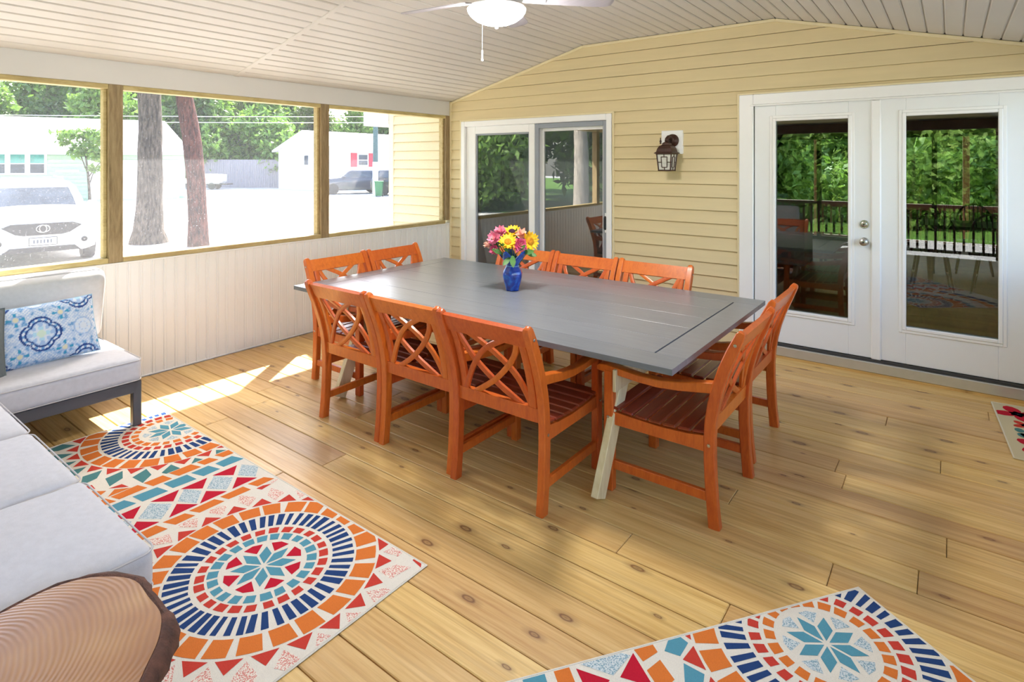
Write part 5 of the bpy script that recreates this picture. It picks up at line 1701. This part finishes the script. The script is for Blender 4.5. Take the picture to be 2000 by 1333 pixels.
# --- white gabled house with red shutters
h2a = math.atan2(0.82, 0.575)       # long side heading in the camera-aligned frame
h2 = thing('neighbour_house', 'white gabled neighbour house with red shutters', 'house', out(-12.75, 42.0, GZ), YAW)
ux, uy = 0.575, 0.818; gx, gy = -0.818, 0.575     # along the long wall / along the gable wall
def hp(s, g, z): return (ux*s + gx*g, uy*s + gy*g, z)
Lh, Gh, ze, zr = 13.0, 7.0, 3.0, 4.35
mb = MB()
mb.add([hp(0,0,0), hp(Lh,0,0), hp(Lh,Gh,0), hp(0,Gh,0), hp(0,0,ze), hp(Lh,0,ze), hp(Lh,Gh,ze), hp(0,Gh,ze), hp(0,Gh/2,zr), hp(Lh,Gh/2,zr)],
       [(0,1,5,4), (2,3,7,6), (3,0,4,8,7), (1,2,6,9,5), (4,5,9,8), (6,7,8,9), (3,2,1,0)])
obj('wall', mb, M['white_ext'], h2)
mb = MB()
o = 0.35
for (g0, g1) in ((-o, Gh/2), (Gh + o, Gh/2)):
    za = ze - o*(zr-ze)/(Gh/2)
    v = [hp(-o, g0, za+0.02), hp(Lh+o, g0, za+0.02), hp(Lh+o, g1, zr+0.02), hp(-o, g1, zr+0.02)]
    v2 = [(p[0], p[1], p[2]+0.14) for p in v]
    mb.add(v + v2, [(0,1,2,3), (7,6,5,4), (0,4,5,1), (1,5,6,2), (2,6,7,3), (3,7,4,0)])
obj('roof', mb, M['pale_roof'], h2)
M['red_paint'] = plain('red_shutter_paint', srgb(196,40,62), 0.6, 0.05)
def on_wall(s0, s1, z0, z1, dg, mat, nm, par):
    mb = MB(); v = []
    for g in (-dg, 0.01):
        v += [hp(s0, g, z0), hp(s1, g, z0), hp(s1, g, z1), hp(s0, g, z1)]
    mb.add(v, [(0,1,2,3), (7,6,5,4), (0,4,5,1), (1,5,6,2), (2,6,7,3), (3,7,4,0)])
    return obj(nm, mb, mat, par)
for sc_ in (2.5, 7.5):
    w_ = on_wall(sc_ - 0.55, sc_ + 0.55, 1.78, 2.76, 0.05, M['white_ext'], 'window', h2)
    on_wall(sc_ - 0.42, sc_ + 0.42, 1.88, 2.22, 0.07, M['win_dark'], 'pane', w_)
    on_wall(sc_ - 0.42, sc_ + 0.42, 2.28, 2.66, 0.07, M['win_dark'], 'pane', w_)
    on_wall(sc_ - 1.12, sc_ - 0.58, 1.75, 2.78, 0.08, M['red_paint'], 'shutter', h2)
    on_wall(sc_ + 0.58, sc_ + 1.12, 1.75, 2.78, 0.08, M['red_paint'], 'shutter', h2)
def on_gable(g0, g1, z0, z1, mat, nm):
    mb = MB(); v = []
    for s in (-0.06, 0.01): v += [hp(s, g0, z0), hp(s, g1, z0), hp(s, g1, z1), hp(s, g0, z1)]
    mb.add(v, [(0,1,2,3), (7,6,5,4), (0,4,5,1), (1,5,6,2), (2,6,7,3), (3,7,4,0)]); return obj(nm, mb, mat, h2)
on_gable(3.2, 3.6, 1.9, 2.6, M['win_dark'], 'window')

# --- weathered fence, trailer, pole, bin, wires
M['fence'] = plain('weathered_grey_fence_wood', srgb(132,128,136), 0.9, 0.12, 6, stretch=(6,6,0.5))
fn = thing('board_fence', 'weathered grey board fence across the yard', 'fence', out(-26.2, 48.0), YAW)
bd = MB(); bd.cbox((0.0, -0.012, 0.0), (0.142, 0.012, 2.32), 0.004); bdm = mesh_of('fence_board', bd, M['fence'])
for k in range(62): link('fence_board', bdm, fn, (0.15*k, 0, 0))
for zz in (0.4, 1.9):
    mb = MB(); mb.cbox((0, 0.012, zz), (9.3, 0.05, zz + 0.09), 0.004); obj('fence_rail', mb, M['fence'], fn)
tl = thing('utility_trailer', 'small white covered trailer parked by the grey fence', 'trailer', out(-23.0, 45.0), YAW)
mb = MB(); mb.prism([(-0.75, 0.45), (0.55, 0.45), (0.70, 0.65), (0.70, 1.15), (-0.55, 1.20), (-0.75, 0.95)], -0.5, 0.5, axis='y'); obj('body', mb, M['white_ext'], tl)
mb = MB(); mb.cbox((-0.70, -0.45, 0.36), (1.2, 0.45, 0.45), 0.01); obj('chassis', mb, M['black'], tl)
for yy in (-0.5, 0.42):
    mb = MB(); mb.lathe([(0.10, 0.0), (0.27, 0.0), (0.27, 0.10), (0.10, 0.10)], 18, (0.0, yy, 0.27), axis='y'); obj('wheel', mb, M['black'], tl, smooth=40)
pl_ = thing('utility_pole', 'dark green pole in front of the white gabled house', 'pole', out(-8.45, 36.0), YAW)
M['pole'] = plain('dark_green_pole_paint', srgb(62,88,90), 0.7, 0.12, 10)
mb = MB(); mb.lathe([(0.17, 0.0), (0.165, 1.8), (0.15, 4.6)], 14); obj('shaft', mb, M['pole'], pl_, smooth=40)
mb = MB(); mb.lathe([(0.176, 0.0), (0.176, 2.1)], 14); obj('haze_base', mb, M['white_ext'], pl_, smooth=40)  # white sleeve: sunlit screen haze painted onto the lower pole
bn = thing('trash_bin', 'green wheeled bin beside the dark green pole', 'bin', out(-8.05, 35.2), YAW)
M['bin'] = plain('green_bin_plastic', srgb(44,112,66), 0.5, 0.05)
mb = MB(); mb.add([(-0.17,-0.17,0.05),(0.17,-0.17,0.05),(0.17,0.17,0.05),(-0.17,0.17,0.05),(-0.22,-0.22,0.88),(0.22,-0.22,0.88),(0.22,0.22,0.88),(-0.22,0.22,0.88)], [(3,2,1,0),(4,5,6,7),(0,1,5,4),(1,2,6,5),(2,3,7,6),(3,0,4,7)]); obj('body', mb, M['bin'], bn)
mb = MB(); mb.cbox((-0.24,-0.26,0.88), (0.24,0.24,0.95), 0.02); obj('lid', mb, M['bin'], bn)
for sx in (-1, 1):
    mb = MB(); mb.lathe([(0.02, 0), (0.09, 0), (0.09, 0.05), (0.02, 0.05)], 14, (sx*0.19 - 0.025, 0.18, 0.09), axis='x'); obj('wheel', mb, M['black'], bn, smooth=40)
for i, (z_, lab) in enumerate(((4.22, 'upper pale utility wire crossing above the street'), (3.90, 'lower pale utility wire crossing above the street'))):
    mb = MB(); pts = []
    for k in range(25):
        s = k/24; l = -34 + 34*s
        p = out(l, 30.0 + 2*s, z_ - 0.25*4*s*(1-s)*0.4); pts.append(p)
    mb.tube(pts, 0.014, 6)
    tag(obj('utility_wire', mb, M['white_ext']), lab, 'wire', 'utility wires')

# --- cars
def car(label, loc, rz, paint, wname, group=None):
    """faces -y locally"""
    root = thing('suv', label, 'car', loc, rz, group)
    st = [(-2.33, .40, .70, .62), (-2.29, .34, .84, .78), (-2.15, .28, .98, .88), (-1.9, .25, 1.03, .925), (-1.2, .25, 1.10, .935), (-.95, .25, 1.13, .935), (0.5, .25, 1.13, .935), (1.9, .25, 1.14, .93), (2.2, .30, 1.10, .89), (2.32, .42, 1.0, .80)]
    vs_ = []; fs = []
    for (y, zb, zt, hw) in st:
        half = [(hw*0.80, zb), (hw*0.97, zb + 0.06), (hw, zb + (zt-zb)*0.35), (hw, zb + (zt-zb)*0.62), (hw*0.965, zt - 0.10), (hw*0.90, zt - 0.03), (hw*0.74, zt), (hw*0.3, zt + 0.025)]
        for (x, z) in half: vs_.append((x, y, z))
        for (x, z) in reversed(half): vs_.append((-x, y, z))
    n_ = 16
    for i in range(len(st)-1):
        for k in range(n_):
            k2 = (k+1) % n_; fs.append((i*n_+k, i*n_+k2, (i+1)*n_+k2, (i+1)*n_+k))
    fs.append(tuple(range(n_-1, -1, -1))); fs.append(tuple((len(st)-1)*n_ + k for k in range(n_)))
    mb = MB(); mb.add(vs_, fs); obj('body', mb, paint, root, smooth=50)
    # cabin
    cab = [(1.08, -1.08, 2.22, .87), (1.30, -0.78, 2.10, .83), (1.50, -0.48, 1.95, .77), (1.60, -0.25, 1.82, .70), (1.655, 0.0, 1.6, .58), (1.675, 0.4, 1.2, .35)]
    vs_ = []; fs = []
    for (z, yf, yr, hw) in cab:
        vs_ += [(-hw*0.80, yf, z), (hw*0.80, yf, z), (hw, yf + 0.16, z), (hw, yr - 0.12, z), (hw*0.85, yr, z), (-hw*0.85, yr, z), (-hw, yr - 0.12, z), (-hw, yf + 0.16, z)]
    for i in range(len(cab)-1):
        for k in range(8):
            k2 = (k+1) % 8; fs.append((i*8+k, i*8+k2, (i+1)*8+k2, (i+1)*8+k))
    fs.append(tuple(8*(len(cab)-1) + k for k in range(8)))
    mb = MB(); mb.add(vs_, fs); obj('cabin', mb, paint, root, smooth=40)
    def lerp_c(z):
        for i in range(len(cab)-1):
            if cab[i][0] <= z <= cab[i+1][0]:
                s = (z - cab[i][0])/(cab[i+1][0]-cab[i][0]); return [cab[i][j] + (cab[i+1][j]-cab[i][j])*s for j in range(4)]
    mb = MB(); vs_ = []; zs = (1.10, 1.30, 1.50, 1.585)
    for z in zs:
        c_ = lerp_c(z); vs_ += [(-c_[3]*0.80, c_[1]-0.012, z), (c_[3]*0.80, c_[1]-0.012, z)]
    mb.add(vs_, [(2*i, 2*i+1, 2*i+3, 2*i+2) for i in range(3)]); obj('windshield', mb, M['win_dark'], root)
    for s in (-1, 1):
        mb = MB(); vs_ = []
        for z in (1.12, 1.30, 1.50):
            c_ = lerp_c(z); vs_ += [(s*(c_[3]+0.010), c_[1]+0.30, z), (s*(c_[3]+0.010), c_[2]-0.30, z)]
        mb.add(vs_, [(0,1,3,2), (2,3,5,4)]); obj('side_window', mb, M['win_dark'], root)
        mb = MB(); mb.cbox((s*1.02 - 0.09, -0.80, 1.06), (s*1.02 + 0.09, -0.68, 1.20), 0.03); obj('mirror', mb, paint, root)
        mb = MB(); mb.add([(s*0.50, -2.300, 0.80), (s*0.80, -2.19, 0.86), (s*0.84, -2.12, 0.94), (s*0.52, -2.235, 0.88)], [(0,1,2,3)])
        mb.v = [(x, y - 0.03, z) for x, y, z in mb.v]; obj('headlight', mb, M['lantern_glass'], root)
        mb = MB(); mb.lathe([(0.055, 0), (0.055, -0.04), (0.035, -0.045), (0.03, -0.03)], 16, (s*0.66, -2.300, 0.50), axis='y'); obj('fog_lamp', mb, M['black'], root)
        mb = MB(); mb.cbox((s*0.55 - 0.02, -0.1, 1.70), (s*0.55 + 0.02, 1.4, 1.735), 0.01); obj('roof_rail', mb, M['nickel'], root)
        for yy in (-1.42, 1.42):
            mb = MB(); mb.lathe([(0.22, 0.0), (0.34, 0.0), (0.355, 0.03), (0.355, 0.19), (0.34, 0.22), (0.22, 0.22)], 28, (s*0.83 - 0.11, yy, 0.355), axis='x'); w_ = obj('tyre', mb, M['black'], root, smooth=40)
            mb = MB(); mb.lathe([(0.03, 0.02), (0.22, 0.02), (0.22, 0.20), (0.03, 0.20)], 20, (s*0.83 - 0.11, yy, 0.355), axis='x'); obj('rim', mb, M['nickel'], w_, smooth=40)
    # wide dark grille with an oval badge, plate and lower intake
    mb = MB(); pts = [(-0.62, 0.80), (-0.48, 0.86), (0.48, 0.86), (0.62, 0.80), (0.42, 0.66), (0.30, 0.63), (-0.30, 0.63), (-0.42, 0.66)]
    mb.prism(pts, -2.355, -2.20, axis='y'); gr = obj('grille', mb, M['black'], root)
    mb = MB()
    for (ra, rb) in ((0.105, 0.070), (0.055, 0.070)):
        mb.tube([(ra*math.cos(a), -2.362, 0.755 + rb*math.sin(a)) for a in [2*PI*k/20 for k in range(21)]], 0.010, 6, caps=False)
    obj('badge', mb, M['nickel'], gr)
    mb = MB(); mb.prism([(-0.60, 0.30), (0.60, 0.30), (0.50, 0.40), (-0.50, 0.40)], -2.35, -2.2, axis='y'); obj('lower_intake', mb, M['black'], root)
    mb = MB(); mb.cbox((-0.21, -2.372, 0.44), (0.21, -2.352, 0.58), 0.004); pt_ = obj('licence_plate', mb, M['white_ext'], root)
    mb = MB(); frame_rect(mb, -0.22, 0.22, 0.43, 0.59, 0.012, -2.378, -2.366, 0.002); obj('plate_frame', mb, M['black'], pt_)
    mb = MB()
    for k in range(6): mb.box((-0.15 + k*0.052, -2.3735, 0.475), (-0.15 + k*0.052 + 0.028, -2.3722, 0.545))
    obj('plate_characters', mb, M['win_dark'], pt_)
    return root
def paint(name, c):
    t = NT(name); t.col(c); t.set(Roughness=0.3); t.bsdf.inputs['Coat Weight'].default_value = 0.7; t.bsdf.inputs['Coat Roughness'].default_value = 0.05
    return t.mat
p = out(-10.8, 13.06)
car('white sport utility car parked nose toward the porch', p, YAW + math.radians(44), paint('white_car_paint', srgb(236,236,238)), 'w')
car('dark grey sport utility car parked before the red shutters', out(-10.7, 39.0), YAW + math.radians(-62), paint('dark_grey_car_paint', srgb(60,64,76)), 'd')
car('black car half hidden by the yellow house corner', out(-6.5, 37.0), YAW + math.radians(80), paint('black_car_paint', srgb(24,26,28)), 'b')

# ------------------------------------------------------------------ inside the house
wt = thing('interior_table', 'dark wooden dining table seen through the french door', 'table', (5.55, 4.35, 0.095))
mb = MB(); mb.cbox((-0.95, -0.50, 0.71), (0.95, 0.50, 0.75), 0.01); obj('table_top', mb, M['dark_wood'], wt)
for sx in (-1, 1):
    for sy in (-1, 1):
        mb = MB(); mb.lathe([(0.035, 0.0), (0.03, 0.1), (0.045, 0.4), (0.03, 0.6), (0.045, 0.71)], 12, (sx*0.82, sy*0.40, 0)); obj('leg', mb, M['dark_wood'], wt, smooth=True)
def windsor():
    t = empty('windsor_chair')
    mb = MB(); mb.prism([(0.22*math.cos(a)*(1.05 if math.sin(a) > 0 else 0.95), 0.21*math.sin(a)) for a in [2*PI*k/24 for k in range(24)]], 0.42, 0.455, axis='z'); obj('seat', mb, M['dark_wood'], t)
    pts = []
    for k in range(21):
        a = PI*k/20; pts.append((-0.215*math.cos(a), -0.17 - 0.12*math.sin(a)**0.6 * 1.0, 0.45 + 0.50*max(0, math.sin(a))**0.55))
    mb = MB(); mb.tube(pts, 0.013, 8); obj('hoop', mb, M['dark_wood'], t, smooth=True)
    for k in range(7):
        x = -0.15 + 0.05*k
        zt = 0.45 + 0.50*max(0.0, 1 - (x/0.215)**2)**0.28
        mb = MB(); mb.tube([(x*0.8, -0.165, 0.45), (x, -0.17 - 0.12*(1 - (x/0.215)**2)**0.3, zt)], 0.007, 6); obj('spindle', mb, M['dark_wood'], t, smooth=True)
    for sx in (-1, 1):
        for sy in (-1, 1):
            mb = MB(); mb.tube([(sx*0.14, sy*0.13, 0.425), (sx*0.20, sy*0.19, 0.0)], [0.017, 0.013], 8); obj('leg', mb, M['dark_wood'], t, smooth=True)
    for sx in (-1, 1):
        mb = MB(); mb.tube([(sx*0.175, -0.165, 0.18), (sx*0.175, 0.165, 0.18)], 0.011, 8); obj('stretcher', mb, M['dark_wood'], t, smooth=True)
    return t
w0 = windsor()
for i, (x, y, rz, lab) in enumerate(((4.75, 3.55, 0.12, 'dark hoop-back chair inside, seen nearest the door handles'), (5.35, 3.62, -0.1, 'dark hoop-back chair inside, seen in the middle of the glass'),
                                 (4.25, 4.35, -PI/2, 'dark hoop-back chair at the inner end of the indoor table'), (5.95, 3.6, 0.0, 'dark hoop-back chair inside, seen farthest from the handles'), (5.2, 5.1, PI, 'dark hoop-back chair behind the indoor table'))):
    c = w0 if i == 0 else copy_tree(w0)
    c.location = (x, y, 0.095); c.rotation_euler = (0, 0, rz)
    tag(c, lab, 'chair', 'dark chairs around the indoor table')
cb = thing('kitchen_island', 'pale blue panelled cabinet inside the house', 'cabinet', (2.45, 4.55, 0.095))
mb = MB(); mb.cbox((-0.8, -0.30, 0.0), (0.75, 0.35, 0.90), 0.01); obj('body', mb, M['int_blue'], cb)
for k in range(4):
    mb = MB(); mb.cbox((-0.8, -0.322, 0.06 + k*0.21), (0.75, -0.30, 0.06 + k*0.21 + 0.20), 0.006); obj('drawer', mb, M['int_blue'], cb)
mb = MB(); mb.cbox((-0.85, -0.36, 0.90), (0.80, 0.40, 0.94), 0.008); obj('countertop', mb, M['int_wall'], cb)
pf = thing('picture_frame', 'dark framed picture on the pale blue wall behind the patio door', 'picture', (-0.36, 1.75, 1.50))
mb = MB(); frame_rect(mb, -0.21, 0.21, -0.30, 0.30, 0.05, -0.03, -0.001); obj('frame', mb, M['dark_wood'], pf)
mb = MB(); mb.box((-0.17, -0.012, -0.26), (0.17, -0.004, 0.26)); obj('print', mb, plain('muted_print', srgb(150,140,136), 0.6, 0.5, 4), pf)
